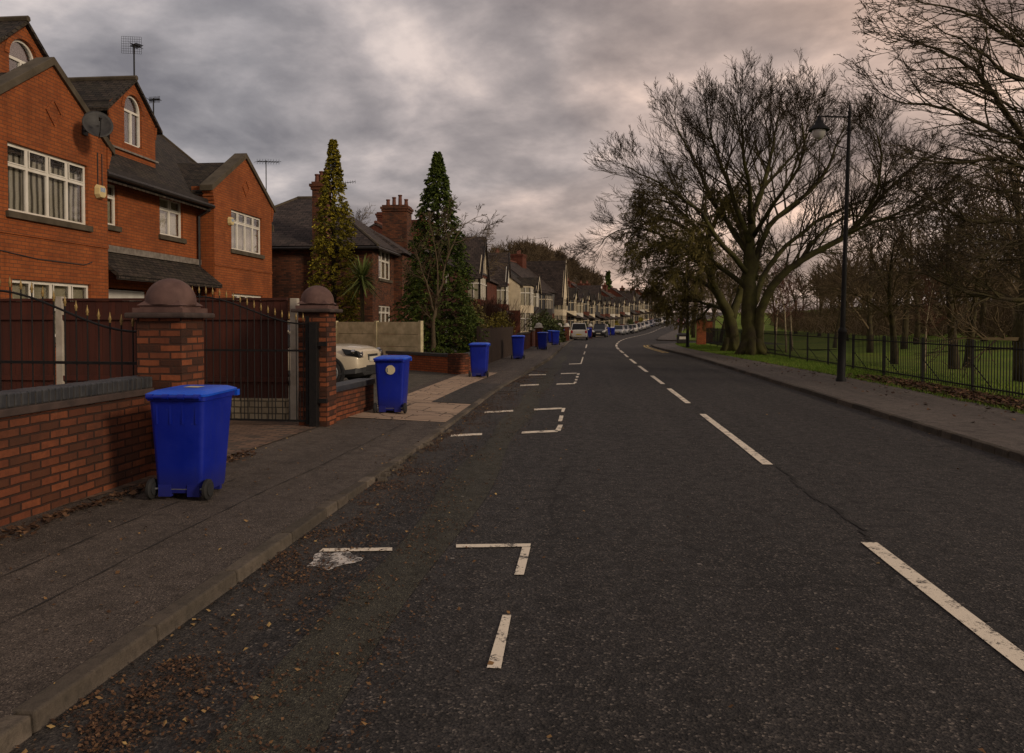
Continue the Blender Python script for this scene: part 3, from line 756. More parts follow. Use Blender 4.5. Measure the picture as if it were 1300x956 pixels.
    c = MB(); c.tube([loc(-11.02, B0-.12, 5.1), loc(-11.1, B0-.12, 4.98), loc(-11.42, B0-.10, 4.8), loc(-11.42, B0-.10, 2.6), loc(-11.42, B0-.10, .1)], .045, 8); c.box(-.02, .14, B0-.2-O0.y, B0-.02-O0.y, 4.95, 5.15)
    c.build('downpipe', M['black_paint'], hr)
    # dormers
    for u0, u1, uc, wu0, wu1 in ((-30, 84, 34, 15, 50), (141.5, 198, 171, 159.5, 181.5)):
        xd = -12.4; yc = ys(uc, xd); hw = 1.1; lo, hi = yc-hw, yc+hw; zb = 6.05; ze = 7.45; za = 8.28
        B = Bf(xd); P = lambda y, z, n=0: B[0]+Y*y+X*n+Vector((0, 0, z))
        w = MB(); a, b = ys(wu0, xd), ys(wu1, xd); wc = (a+b)/2; rr = (b-a)/2; zs = 7.47; z0 = 6.52
        # brick front with an arched opening
        N = 14; arch = [(wc-rr*math.cos(PI*i/N), zs+rr*1.0*math.sin(PI*i/N)) for i in range(N+1)]
        top = [(lo+(hi-lo)*i/N, za-(za-ze)*abs(2*i/N-1)) for i in range(N+1)]
        w.poly(P(lo, zb), P(a, zb), P(a, z0), P(a, zs), P(lo, ze)); w.poly(P(b, zb), P(hi, zb), P(hi, ze), P(b, zs), P(b, z0)); w.poly(P(a, zb), P(b, zb), P(b, z0), P(a, z0))
        for i in range(N): w.poly(P(*arch[i]), P(*arch[i+1]), P(*top[i+1]), P(*top[i]))
        prof = [(a, z0)]+arch+[(b, z0)]
        for i in range(len(prof)-1): w.poly(P(*prof[i]), P(*prof[i], -.1), P(*prof[i+1], -.1), P(*prof[i+1]))
        # rubbed arch ring and corbels
        for i in range(N):
            q = []
            for t, s in ((i, 1.02), (i, 1.32), (i+1, 1.32), (i+1, 1.02)): q.append(P(wc-rr*s*math.cos(PI*t/N), zs+rr*s*math.sin(PI*t/N)))
            w.prism(q, (.02, 0, 0))
        for i in range(4):
            for yy, s in ((lo, -1), (hi, 1)):
                c0, c1 = sorted((yy-s*.02, yy+s*(.02+.02*i))); w.bb(B, c0, c1, ze-.52+.09*i, ze-.43+.09*i, -.02, .02)
        d = w.build('dormer', M['brick_orange'], hr)
        d['label'] = 'brick dormer gable with a tall arched window'
        f = MB(); f.bb(B, a, b, z0, z0+.05, -.12, -.06); f.bb(B, a, a+.05, z0, zs, -.12, -.06); f.bb(B, b-.05, b, z0, zs, -.12, -.06); f.bb(B, wc-.03, wc+.03, z0, zs, -.12, -.061); f.bb(B, a, b, zs-.06, zs, -.12, -.062)
        for i in range(N):
            q = []
            for t, s in ((i, .88), (i, 1.0), (i+1, 1.0), (i+1, .88)): q.append(P(wc-rr*s*math.cos(PI*t/N), zs+rr*s*math.sin(PI*t/N), -.12))
            f.prism(q, (.06, 0, 0))
        f.build('arched_frame', M['upvc'], d)
        f = MB(); f.prism([P(y_, z_, -.11) for y_, z_ in prof], (.012, 0, 0)); f.build('pane', M['glass'], d)
        f = MB(); f.bb(B, a, b, z0, z0+.55, -.3, -.29); f.build('curtain', M['room'], d)
        for ya_ in (lo+.02, hi-.06):
            k = MB(); k.box(xd-2.6+11.5, xd-.02+11.5, ya_-O0.y, ya_+.04-O0.y, 5.6, ze-.05); k.build('dormer_cheek', M['black_paint'], d)
        k = MB(); ov = .24; e = ze-.05-.17; xb = -15.2
        k.slab([P(lo-ov, e, .1), P(lo-ov, e, xb-xd), P(yc, za+.08, xb-xd), P(yc, za+.08, .1)][::-1], .09)
        k.slab([P(yc, za+.08, .1), P(yc, za+.08, xb-xd), P(hi+ov, e, xb-xd), P(hi+ov, e, .1)][::-1], .09)
        k.build('dormer_roof', M['tile_dark'], d)
        k = MB(); k.tube([P(yc, za+.1, .12), P(yc, za+.1, xb-xd)], .07, 6); k.build('ridge_tile', M['coping_stone'], d)
        k = MB(); k.bb(B, lo-.08, hi+.08, zb+.22, zb+.27, .01, .06); k.build('lead_apron', M['lead'], d)
    # cable runs on the left bay
    c = MB(); c.tube([Bf(-11)[0]+Y*(A0+.3)+X*.012+Z*3.02, Bf(-11)[0]+Y*(A0+1.4)+X*.012+Z*2.93, Bf(-11)[0]+Y*(A1-.9)+X*.012+Z*2.92, Bf(-11)[0]+Y*(A1-.62)+X*.012+Z*3.0], .012, 5)
    c.build('cable', M['trim'], hr)
    yy = ys(124.5); c = MB()
    c.tube([Bf(-11)[0]+Y*yy+X*.012+Z*5.5, Bf(-11)[0]+Y*yy+X*.012+Z*4.6], .014, 5); c.build('cable', M['trim'], hr); c = MB(); c.tube([Bf(-11)[0]+Y*(yy+.16)+X*.012+Z*5.5, Bf(-11)[0]+Y*(yy+.16)+X*.012+Z*4.55], .012, 5)
    c.build('cable', M['trim'], hr)
    return A0, A1, B0, B1
A0, A1, B0, B1 = main_house()

# dish, alarms, aerials: fixed to the house yet things of their own
def dish():
    p = AX(124, 158, -10.45)
    r = empty('satellite_dish', AX(108, 166, -10.98), 0, 'round dark satellite dish on the near gabled bay of the orange brick house', 'dish')
    L = Vector(r.location); c = p-L
    m = MB(); nrm = Vector((.62, -.70, .34)).normalized(); a = nrm.cross(Z).normalized(); b = a.cross(nrm)
    N = 28; rings = []
    vs = []
    for k in range(7):
        rr = .30*k/6
        for j in range(N):
            t = 2*PI*j/N; vs.append(c+a*(rr*math.cos(t))+b*(rr*1.05*math.sin(t))+nrm*(.09*(k/6)**2-.06))
    fs = [(k*N+j, k*N+(j+1) % N, (k+1)*N+(j+1) % N, (k+1)*N+j) for k in range(6) for j in range(N)]
    o = m.add(vs, fs).build('reflector', plain('dish_grey', (.022, .02, .019), (.036, .033, .03), 14, .6), r, smooth=True)
    s = o.modifiers.new('s', 'SOLIDIFY'); s.thickness = .012
    m = MB(); m.tube([c-nrm*.06, c-nrm*.25, Vector((0, 0, 0))], .022, 6); m.box(-.02, .02, -.08, .08, -.1, .1); m.build('bracket', M['trim'], r)
    m = MB(); e = c+nrm*.42-b*.06; m.tube([c-b*.34, c-b*.3+nrm*.2, e], .012, 5); m.build('feed_arm', M['trim'], r)
    m = MB(); m.tube([e, e-nrm*.1], [.04, .03], 8); m.tube([e-nrm*.1, e-nrm*.16], [.02, .02], 8); m.build('receiver', M['trim'], r)
dish()
def alarm(u, v, lab, s=1.0):
    p = AX(u, v, -10.99); r = empty('alarm_box', p, 0, lab, 'alarm')
    m = MB(); w, h = .16*s, .16*s
    pr = [(-w, -h*.5), (-w*.55, -h), (w*.55, -h), (w, -h*.5), (w, h*.5), (w*.55, h), (-w*.55, h), (-w, h*.5)]
    bot = [Vector((0, a, b)) for a, b in pr]; top = [Vector((.1, a*.82, b*.82)) for a, b in pr]
    n = 8; m.add(bot+top, [(i, (i+1) % n, n+(i+1) % n, n+i) for i in range(n)]+[tuple(range(n, 2*n))]); m.build('casing', M['alarm'], r, bevel=.01)
    m = MB(); m.box(.099, .103, -w*.55, w*.5, -.01, h*.55)
    m.build('badge', M['alarm_blue'], r)
alarm(125.5, 243.5, 'cream alarm box with a blue badge beside the four-light upper window of the near bay', 1.0)
alarm(291.5, 281, 'yellowish alarm box left of the upper window on the far gabled bay', .85)
def aerial_grid():
    b = AX(170.5, 102, -12.45); r = empty('tv_aerial', b, 0, 'tall grid-backed television aerial on the ridge of the second dormer', 'aerial')
    top = AX(170, 57, -12.45)-b
    m = MB(); m.tube([(0, 0, -.3), top+Vector((0, 0, .02))], .022, 6); m.build('mast', M['iron'], r)
    m = MB(); d = Vector((-.22, .95, .22)).normalized(); s = d.cross(Z).normalized()
    c = top-d*.2
    for k in range(10): m.tube([c+s*.26*(k/4.5-1)+Z*.2, c+s*.26*(k/4.5-1)-Z*.26], .004, 4)
    for k in range(8): m.tube([c-s*.26+Z*(.2-.066*k), c+s*.26+Z*(.2-.066*k)], .004, 4)
    m.build('reflector_grid', M['iron'], r)
    m = MB(); m.tube([c, c+d*.75], .014, 5)
    for k in range(9):
        q = c+d*(.12+.075*k); m.tube([q-s*.09-Z*.05, q+s*.09+Z*.05], .008, 4); m.tube([q-s*.09+Z*.05, q+s*.09-Z*.05], .008, 4)
    m.build('boom', M['iron'], r)
aerial_grid()
def aerial_yagi(name, p, hh, ln, lab, ang=.5):
    r = empty(name, p, 0, lab, 'aerial'); m = MB(); m.tube([(0, 0, 0), (0, 0, hh)], .02, 6); m.build('mast', M['iron'], r)
    m = MB(); d = Vector((math.cos(ang), math.sin(ang), .12)); s = Vector((-math.sin(ang), math.cos(ang), 0)); m.tube([Vector((0, 0, hh-.05))-d*ln*.4, Vector((0, 0, hh-.05))+d*ln*.6], .014, 5)
    for k in range(9):
        q = Vector((0, 0, hh-.05))+d*ln*(-.4+k/8.0); m.tube([q-s*(.16 if k else .25), q+s*(.16 if k else .25)], .008, 4); m.tube([q-Z*.1, q+Z*.1], .007, 4)
    m.build('boom', M['iron'], r)
aerial_yagi('tv_aerial', AX(338, 247, -12.6), 1.35, .95, 'thin television aerial rising behind the far gabled bay of the orange brick house', .9)
pp = AX(195, 148, -12.9); aerial_yagi('tv_aerial', pp, .55, .3, 'small dark aerial stub at the right eave of the second dormer', .2)

# ------------------------------------------------------------------ older hipped house behind the golden conifer
def hipped_house():
    x0, x1 = -17.5, -9.1; ya = AX(473, 400, -9.1).y; yb = ya+8.6
    r = empty('hipped_house', (-9.1, ya, H(ya)+.1), 0, 'dark brick house with hipped slate roof behind the golden conifer', 'house')
    w = MB(); x0 -= -9.1; d = yb-ya; Bs = basis((0, 0, 0), 'y-'); Bf = basis((0, 0, 0), 'x+')
    e = 4.9
    wallpanel(w, Bs, x0, 0, 0, e)
    y1, y2 = AX(481, 400, -9.1).y-ya, AX(496.5, 400, -9.1).y-ya; yk = AX(500, 400, -9.1).y-ya
    up = AX(488, 318, -9.1).z-.1-H(ya), AX(488, 354.5, -9.1).z-.1-H(ya); lo = AX(488, 388, -9.1).z-.1-H(ya), AX(488, 409.5, -9.1).z-.1-H(ya)
    hs = [(y1, y2, up[1], up[0]), (y1, y2, lo[1]-.1, lo[0])]
    wallpanel(w, Bf, 0, yk, 0, e, hs)
    # projecting bay beyond
    w.box(-.01, .42, yk, yk+3.2, 0, e-.02); w.poly((0, yk+3.2, 0), (0, d, 0), (0, d, e), (0, yk+3.2, e)); w.poly((x0, d, 0), (x0, d, e), (0, d, e), (0, d, 0)); w.poly((x0, 0, 0), (x0, 0, e), (x0, d, e), (x0, d, 0))
    # corbel and string
    w.bb(Bs, x0, 0, e-.25, e-.02, 0, .05)
    w.build('wall', M['brick_dark'], r)
    for h in hs: window(r, Bf, *h, cols=3, transom=.38, back='net', sill='stone')
    f = MB(); o = .35; z = e-.05; A, B, C, D = Vector((x0-o, -o, z)), Vector((o, -o, z)), Vector((o, d+o, z)), Vector((x0-o, d+o, z))
    rr = (AX(385, 249, -13.5).z-H(ya)-.1); P, Q = Vector((-4.9, d/2, rr)), Vector((-3.6, d/2, rr))
    f.poly(A, B, Q, P); f.poly(B, C, Q); f.poly(C, D, P, Q); f.poly(D, A, P)
    rf = f.build('roof', M['slate'], r); s = rf.modifiers.new('s', 'SOLIDIFY'); s.thickness = .1
    g = MB(); g.tube([P, Q], .09, 6); g.tube([A, P], .07, 6); g.tube([B, Q], .07, 6); g.build('ridge_tile', M['coping_stone'], rf)
    g = MB(); g.tube([A-Z*.1, B-Z*.1, C-Z*.1], .06, 6); g.build('gutter', M['black_paint'], r)
    g = MB()   # bay roof
    g.poly((.65, yk-.2, z), (.65, yk+3.4, z), (-1.2, yk+2.4, z+1.2), (-1.2, yk+.9, z+1.2)); g.poly((-1.2, yk+.9, z+1.2), (-1.2, yk-.2, z), (.65, yk-.2, z)); g.build('bay_roof', M['slate'], r)
    c0 = AY(398, 300, ya-.15).x+9.1; c1 = AY(415, 300, ya-.15).x+9.1
    chimney(r, c0, c1, -.3, .5, 0, AY(405, 232, ya).z-H(ya)-.1, M['brick_dark'], 3, 'x')
    c = AY(506, 300, ya+9.5); c = Vector((c.x+9.1, 9.5, 0)); zt = AY(506, 262, ya+9.5).z-H(ya)-.1
    chimney(r, c.x-.75, c.x+.6, 8.9, 10.1, 4, zt, M['brick_dark'], 4, 'x')
    g = MB(); yy = ya
    return r
hipped_house()
aerial_yagi('tv_aerial', AX(436, 240, -12.2), .35, 1.0, 'slim television aerial on the roof behind the golden conifer', .1)

# ------------------------------------------------------------------ street houses facing +x in their own frame
def street_house(w, e, rg, dep, upper, lower, roof, bays=(), side=None, chim=None, gw=None, frame='upvc', pane='glass_pale', door=None, timber=False, name='terraced_house', wins=(), split=2.8, barge='upvc_dim'):
    r = empty(name); W = MB(); W2 = MB()
    Bf = basis((0, 0, 0), 'x+'); holes = list(wins)
    lowh = [h for h in holes if h[3] <= split]; uph = [h for h in holes if h[2] >= split]
    wallpanel(W2, Bf, 0, w, 0, split, lowh); wallpanel(W, Bf, 0, w, split, e, uph)
    for yy, s in ((0, 1), (w, -1)):
        q = [(0, 0), (0, split), (-dep, split), (-dep, 0)]; W2.poly(*[(a, yy, b) for a, b in (q if s > 0 else q[::-1])])
        q = [(0, split), (0, e), (-dep/2, rg), (-dep, e), (-dep, split)]; W.poly(*[(a, yy, b) for a, b in (q if s > 0 else q[::-1])])
    W2.poly((-dep, w, 0), (-dep, 0, 0), (-dep, 0, split), (-dep, w, split)); W.poly((-dep, w, split), (-dep, 0, split), (-dep, 0, e), (-dep, w, e))
    if upper == lower:
        n = len(W.v); W.v += W2.v; W.f += [[i+n for i in f] for f in W2.f]; W.mi += W2.mi
        W.build('wall', M[upper], r)
    else:
        W.build('wall', M[upper], r); W2.build('ground_floor_wall', M[lower], r)
    sl = (rg-e)/(dep/2); o = .25; th = .12
    f = MB(); f.slab([(o, -.04, e-o*sl+.02), (o, w+.04, e-o*sl+.02), (-dep/2, w+.04, rg+.02), (-dep/2, -.04, rg+.02)], th)
    f.slab([(-dep/2, -.04, rg+.02), (-dep/2, w+.04, rg+.02), (-dep-o, w+.04, e-o*sl+.02), (-dep-o, -.04, e-o*sl+.02)], th)
    rf = f.build('roof', M[roof], r)
    g = MB(); g.tube([(-dep/2, -.04, rg+.05), (-dep/2, w+.04, rg+.05)], .11, 6); g.build('ridge_tile', M['pot'] if roof != 'tile_brown' else M['coping_stone'], rf)
    for h in holes: window(r, Bf, *h, cols=2, transom=.3, frame=M[frame], pane=pane, fw_=.09)
    for b in bays:
        y0, y1, pr = b['y0'], b['y1'], b.get('p', .7); zt = b.get('top', e-.1)
        m = MB(); z0 = b.get('z0', 0)
        ch = b.get('ch', .45); prof = [(0, y0), (pr, y0+ch), (pr, y1-ch), (0, y1)]
        # bay walls: plinth band, floor band and head band, glazing between
        for za, zb in b.get('bands', ((z0, .8), (2.55, 3.3), (zt-.2, zt))):
            if zb <= z0: continue
            m.prism([(x, y, max(za, z0)) for x, y in prof], (0, 0, zb-max(za, z0)))
        bm = m.build('bay', M[b.get('m', upper)], r)
        for (za, zb) in b.get('glz', ((.8, 2.55), (3.3, zt-.2))):
            if zb <= z0: continue
            fr = MB(); gl = MB(); t = .07
            q = [(x-.05 if x > 0 else 0, y) for x, y in prof]
            gl.prism([(x-.06 if x else 0, y+(.06 if i < 2 else -.06), za) for i, (x, y) in enumerate(prof)], (0, 0, zb-za), cap=False)
            pts = []
            for (xa, ya_), (xb, yb_) in zip(prof, prof[1:]):
                n = 4 if abs(yb_-ya_) > 1 else 2
                for i in range(n+1): pts.append((xa+(xb-xa)*i/n, ya_+(yb_-ya_)*i/n))
            for x, y in pts: fr.box(x-t, x, y-t/2, y+t/2, za, zb)
            zz = zb-(zb-za)*.3
            fr.prism([(x, y, zz-.04) for x, y in prof], (0, 0, .08))
            wn_ = fr.build('bay_window', M[frame], r); gl.build('pane', M[b.get('pane', pane)], wn_)
        if b.get('gable'):
            gh = b['gable']; yc = (y0+y1)/2; g = MB(); pj = pr+.02
            g.prism([(pj-.05, y0-.05, zt), (pj-.05, y1+.05, zt), (pj-.05, yc, zt+gh)], (.05, 0, 0)); g.build('gable', M[b.get('gm', upper)], r)
            if timber:
                g = MB(); 
                for k in range(1, 5):
                    yk = y0+(y1-y0)*k/5; hh = gh*(1-abs(2*k/5-1)); g.box(pj+.003, pj+.035, yk-.06, yk+.06, zt+.03, zt+hh-.05)
                g.box(pj+.004, pj+.04, y0, y1, zt, zt+.14); g.build('timber_framing', M['black_paint'], r)
            g = MB(); xe = -(zt+gh-e)/sl if zt+gh > e else -.3
            for a, s in ((y0-.25, 1), (y1+.25, -1)):
                zz = zt-.25*gh/((y1-y0)/2)
                q = [(pj+.15, a, zz), (xe-.2, a, zz), (xe-.2, yc, zt+gh+.06), (pj+.15, yc, zt+gh+.06)]
                q = q if s < 0 else q[::-1]
                g.slab(q, .1)
            g.build('bay_roof', M[roof], r)
            g = MB()
            for a, s in ((y0-.25, 1), (y1+.25, -1)):
                zz = zt-.25*gh/((y1-y0)/2)-.1
                q = [(pj+.155, a, zz), (pj+.19, a, zz), (pj+.19, yc, zt+gh-.06), (pj+.155, yc, zt+gh-.06)]
                t2 = [(x, y, z+.2) for x, y, z in q]
                if s < 0: q = q[::-1]; t2 = t2[::-1]
                g.hull8(q, t2)
            g.build('bargeboard', M[barge], r)
        else:
            g = MB(); g.add([(pr+.15, y0+ch-.1, zt), (pr+.15, y1-ch+.1, zt), (0, y1+.1, zt), (0, y0-.1, zt), (0, y0+.5, zt+.4), (0, y1-.5, zt+.4)], [(0, 1, 5, 4), (1, 2, 5), (3, 0, 4), (2, 3, 4, 5)]); g.build('bay_roof', M[roof], r)
    if gw:      # small slate roof strip between floors
        g = MB(); g.slab([(1.25, .1, 2.48), (1.25, w-.1, 2.48), (0.02, w-.1, 3.12), (.02, .1, 3.12)], .1); g.build('porch_roof', M[roof], r)
    if door:
        y = door; g = MB(); g.box(.002, .05, y, y+.95, 0, 2.1); dd = g.build('door', M['black_paint'], r)
        g = MB(); g.box(.002, .08, y-.09, y-.002, 0, 2.3); g.box(.002, .08, y+.952, y+1.04, 0, 2.3); g.box(.002, .08, y-.002, y+.952, 2.11, 2.3); g.build('door_frame', M[frame], dd)
    if chim:
        y, x, n = chim; cw = .45 if name == 'terraced_house' and w == 7.2 else .75; chimney(r, x-cw, x+cw, y-.9, y+.9, e, rg+1.1, M['brick_red'], n, 'y')
    return r
def place(r, x, y, rz, lab, cat='house', group=None):
    r.location = (x, y, H(y)+.1); r.rotation_euler = (0, 0, rz); tag(r, lab, cat, group)
    return r
def tang(y): return -math.atan((Cx(y+3)-Cx(y-3))/6)
# C: brick house with half-timbered gable, just past the green conifer
y0 = AX(560, 380, -8.6).y; y1 = AX(606, 380, -8.6).y
r = street_house(y1-y0, 5.3, 7.6, 8, 'brick_red', 'brick_red', 'slate', wins=[(1.5, 3, 3.6, 4.9), (1.5, 3, .9, 2.3)],
    bays=[dict(y0=y1-y0-5.2, y1=y1-y0-.8, p=.9, ch=.25, top=5.2, gable=2.9, gm='cream', m='brick_red')], timber=True, chim=(4, -4, 3), barge='black_paint')
place(r, -8.6, y0, 0, 'brick house with a black and cream timbered gable just past the green conifer')
y0 = AX(606, 380, -8.0).y+.1; y1 = AX(638, 380, -8.0).y
r = street_house(y1-y0, 5.3, 8.2, 8.6, 'brick_red', 'brick_red', 'slate', wins=[(1.2, 2.4, 3.5, 4.9), (1.2, 2.4, .8, 2.3)],
    bays=[dict(y0=y1-y0-5.0, y1=y1-y0-1.2, p=.8, ch=.3, top=5.3, gable=2.8, gm='cream_far', m='brick_red')], gw=True, chim=(.5, -4.3, 6), barge='black_paint')
place(r, -8.0, y0, 0, 'red brick house with a narrow white gable and a long row of chimney pots')
y0 = AY(650, 400, 75.0).y; xE = AY(660, 400, 75).x
r = street_house(12.5, 5.3, 7.3, 5.5, 'cream', 'brick_red', 'tile_dark', bays=[dict(y0=.5, y1=3.9, p=.95, ch=.35, top=5.2, m='cream', pane='glass_pale'), dict(y0=7.5, y1=11, p=.8, ch=.35, top=5.0, gable=1.4, m='black_paint', gm='cream')], chim=(3.5, -2.7, 5), timber=True)
place(r, xE, 75, -.04, 'cream rendered house over a red brick ground floor with a blank side gable')
yF = 88.5
r = street_house(14, 5.6, 9.0, 8.5, 'grey_felt', 'brick_red', 'slate', bays=[dict(y0=1.5, y1=5.4, p=.9, ch=.4, top=5.0, m='black_paint', pane='glass_far'), dict(y0=9.7, y1=12.3, p=1.0, ch=.3, top=4.8, gable=4.6, m='cream', gm='cream')], wins=[(6.3, 7.5, 3.4, 4.7)], chim=(8.2, -4.2, 3), frame='upvc_dim')
xF = AY(678, 400, yF).x
place(r, xF, yF, -.20, 'dark rendered house with a tall pointed cream gable near the white parked car')
s_ = aerial_yagi('tv_aerial', AY(676, 312, 92), .8, 3.0, 'long television aerial above the dark house roofs beside the round bare tree', 0)
# terrace following the bend
protos = []
for k, (u, l, rf_, gab, gm, pane, dr) in enumerate((
    ('cream', 'brick_red', 'tile_dark', 1.3, 'cream', 'glass_far', 5.6), ('cream', 'brick_red', 'slate', 1.1, 'cream', 'glass_pale', 5.6),
    ('brick_red', 'brick_red', 'tile_brown', 1.3, 'cream', 'glass_far', 5.6), ('brick_red', 'brick_red', 'slate', 2.3, 'cream', 'glass_far', 5.6))):
    protos.append(street_house(7.2, 5.3, 7.9, 8.2, u, l, rf_, bays=[dict(y0=.7, y1=4.0, p=.85, ch=.5, top=5.05, gable=gab, gm=gm, m=('cream', 'cream_far', 'brick_red', 'black_paint')[k], pane=pane)],
        wins=[(4.9, 6.3, 3.5, 4.8)], gw=True, door=5.1, chim=(6.9, -4.1, 5) if k in (0, 2) else None, frame='upvc_dim', pane=pane, timber=(k == 3), barge='black_paint'))
names = ['first', 'second', 'third', 'fourth', 'fifth', 'sixth', 'seventh', 'eighth', 'ninth', 'tenth', 'eleventh', 'twelfth', 'thirteenth', 'fourteenth', 'fifteenth', 'sixteenth', 'seventeenth', 'eighteenth', 'nineteenth', 'twentieth', 'last']
desc = ['cream terraced house with chimney', 'cream terraced house', 'red brick terraced house', 'steep-gabled terraced house']
seq = [0, 1, 2, 0, 3, 2, 2, 1, 0, 2, 1, 3, 2, 1, 0, 2, 3, 0, 1, 0]
ycur = 103.0; used = set()
def facx(y): return Cx(y)-8.6
for i, k in enumerate(seq):
    rz = -math.atan2(facx(ycur+6)-facx(ycur), 6)
    lab = '%s, %s past the tall pointed gable' % (desc[k], names[i])
    o = protos[k] if k not in used else copy_tree(protos[k])
    used.add(k)
    place(o, facx(ycur), ycur, rz, lab, 'house', 'bay-fronted terraced houses along the bend')
    o.scale = (1, 1, [1.0, .96, 1.05, .97, 1.1, 1.0, 1.03][i % 7])
    ycur += 7.25*math.cos(rz)

# ------------------------------------------------------------------ near garden wall, pillars, gates
def garden_wall():
    a = Vector((LBx(2)-.24, 2.0, 0)); b = Vector((LBx(7.9)-.22, 7.75, 0)); L = (b-a).length
    d = (b-a).normalized(); rz = math.atan2(d.y, d.x)
    r = empty('garden_wall', (a.x, a.y, .09), rz, 'long brick garden wall with dark blue brick coping left of the nearest bin', 'wall')
    m = MB(); m.box(0, L, 0, .23, -.1, .84)
    for i in range(int(L/.225)+1):   # slightly proud plinth bricks
        pass
    m.build('brickwork', M['brick_garden'], r)
    m = MB(); m.box(0, L, -.035, .26, .842, .905); m.build('tile_course', M['sand_dark'], r, bevel=.008)
    c = MB(); x = 0
    while x < L-.07:
        j = R.uniform(-.004, .004); jj = R.uniform(-.003, .003)
        c.box(x+.004, x+.071, -.02+j, .245+j, .908, 1.02+jj); x += .0765
    c.build('coping', M['coping_blue'], r, bevel=.012)
    m = MB(); m.box(0, L, -.012, .237, .907, 1.0); m.build('coping_mortar', plain('dark_mortar', (.05, .042, .035), (.03, .025, .02), 20, .95), r)
garden_wall()
def pier(name, p, w, h, lab, cat, brickm, dome=True, dep=None):
    dep = dep or w
    r = empty(name, p, 0, lab, cat); m = MB(); m.box(-w, 0, 0, dep, -.1, h); m.build('shaft', M[brickm], r)
    if dome:
        c = (-w/2, dep/2); o = .09
        m = MB(); m.box(-w-o, o, -o, dep+o, h, h+.055); m.build('cap_slab', M['sand_dark'], r, bevel=.018)
        m = MB(); m.box(-w-.03, .03, -.03, dep+.03, h+.057, h+.105); m.box(-w+.02, -.02, .02, dep-.02, h+.105, h+.13)
        # concave square-to-round transition
        prof = [(.295, 0), (.265, .02), (.25, .04), (.245, .06)]; N = 32; vs = []
        for i, (rr, hh) in enumerate(prof):
            for j in range(N):
                t = 2*PI*j/N; sq = 1/max(abs(math.cos(t)), abs(math.sin(t))); k = 1-i/3
                q = rr*(1+(min(sq, 1.41)*.78-1)*k*.9) if k > 0 else rr
                vs.append((c[0]+q*math.cos(t), c[1]+q*math.sin(t), h+.13+hh))
        m.add(vs, [(i*N+j, i*N+(j+1) % N, (i+1)*N+(j+1) % N, (i+1)*N+j) for i in range(3) for j in range(N)])
        # corner cusps
        for sx in (-1, 1):
            for sy in (-1, 1):
                a = (c[0]+sx*.235, c[1]+sy*.235); b = (c[0]+sx*.05, c[1]+sy*.235); d = (c[0]+sx*.235, c[1]+sy*.05); e = (c[0]+sx*.12, c[1]+sy*.12)
                m.add([(*a, h+.13), (*b, h+.13), (*d, h+.13), (*e, h+.235)], [(0, 1, 3), (1, 2, 3), (2, 0, 3)])
        k = m.build('cap_base', M['sandstone'], r, smooth=35)
        m = MB(); prof = [(.25, -.03)]+[(.25*math.cos(t*PI/2/10), .245*math.sin(t*PI/2/10)) for t in range(0, 10)]+[(.004, .245)]
        m.lathe(prof, (c[0], c[1], h+.17), 36); m.build('dome', M['sandstone'], r, smooth=50)
    return r
# near corner (road side, camera side) of each pillar at ground level
q2 = G(415.5, 541, .1); pc2 = Vector((q2.x, q2.y, .09)); pc1 = Vector((-4.05, AX(231, 500, -4.05).y, .09))
pier('gate_pillar', pc1, .47, AX(231, 397, -4.05).z-.09-.055, 'brick gate pillar with reddish stone dome cap beside the nearest bin', 'pillar', 'brick_pier')
pier('gate_pillar', pc2, .44, AX(415, 392, pc2.x).z-.09-.055, 'brick gate pillar with stone dome cap between the open gate and the low wall', 'pillar', 'brick_pier')
def gate(hinge, ang, L, nb, hlow, hhigh, lab):
    "leaf hinged at origin, running along +x in its own frame, swan-neck top rising away from the hinge"
    r = empty('metal_gate', hinge, ang, lab, 'gate', 'the pair of open driveway gates')
    def top(x): t = min(1, x/L*1.12); return hlow+(hhigh-hlow)*(.5-.5*math.cos(PI*t))
    m = MB()
    m.tube([(x, 0, top(x)) for x in [L*i/16 for i in range(17)]], .012, 6); m.box(0, L, -.011, .011, .07, .1); m.box(0, L, -.011, .011, 1.12, 1.15); m.box(-.02, .025, -.022, .022, .03, hlow+.12); m.box(L-.03, L+.01, -.02, .02, .05, hhigh-.02)
    m.build('frame', M['iron'], r)
    b = MB(); g = MB()
    for i in range(nb):
        x = L*(i+.6)/nb; t = top(x); b.tube([(x, 0, .09), (x, 0, t+.06)], .0075, 6)
        if i % 2 == 0 and i+1 < nb: xx = x+L/nb*.5; b.tube([(xx, 0, .09), (xx, 0, .62)], .0065, 5)
        s = .017; z = t+.05; g = MB()
        g.lathe([(.006, 0), (s*.8, .01), (s*.5, .022), (s*1.05, .04), (s*.62, .07), (s*.25, .095), (.002, .115)], (x, 0, z), 8); g.build('finial', M['gold'], r, smooth=60)
    b.build('bars', M['iron'], r)
    m = MB(); m.box(-.06, .01, -.03, .03, .25, .31); m.box(-.06, .01, -.03, .03, hlow-.2, hlow-.14); m.build('hinge', M['iron'], r)
gate((-4.56, pc1.y+.12, .1), PI-.10, 2.0, 15, 1.46, 1.90, 'nearer iron gate leaf with gold spear tips behind the coped wall')
h2 = AY(391, 535, pc2.y-.09)
gate((h2.x, h2.y, .1), PI-.06, 2.0, 18, 1.53, 1.95, 'further iron gate leaf with gold spear tips in front of the brown fence')
pb = AY(399, 538, pc2.y-.09)
m = MB(); m.box(-.06, .06, -.06, .06, 0, 1.56); m.box(-.05, .2, -.03, .03, .35, .42); m.box(-.05, .2, -.03, .03, 1.2, 1.27)
tag(m.build('gate_post', M['iron'], loc=(pb.x, pb.y, .1), bevel=.006), 'black square steel post bolted to the further gate pillar', 'post')
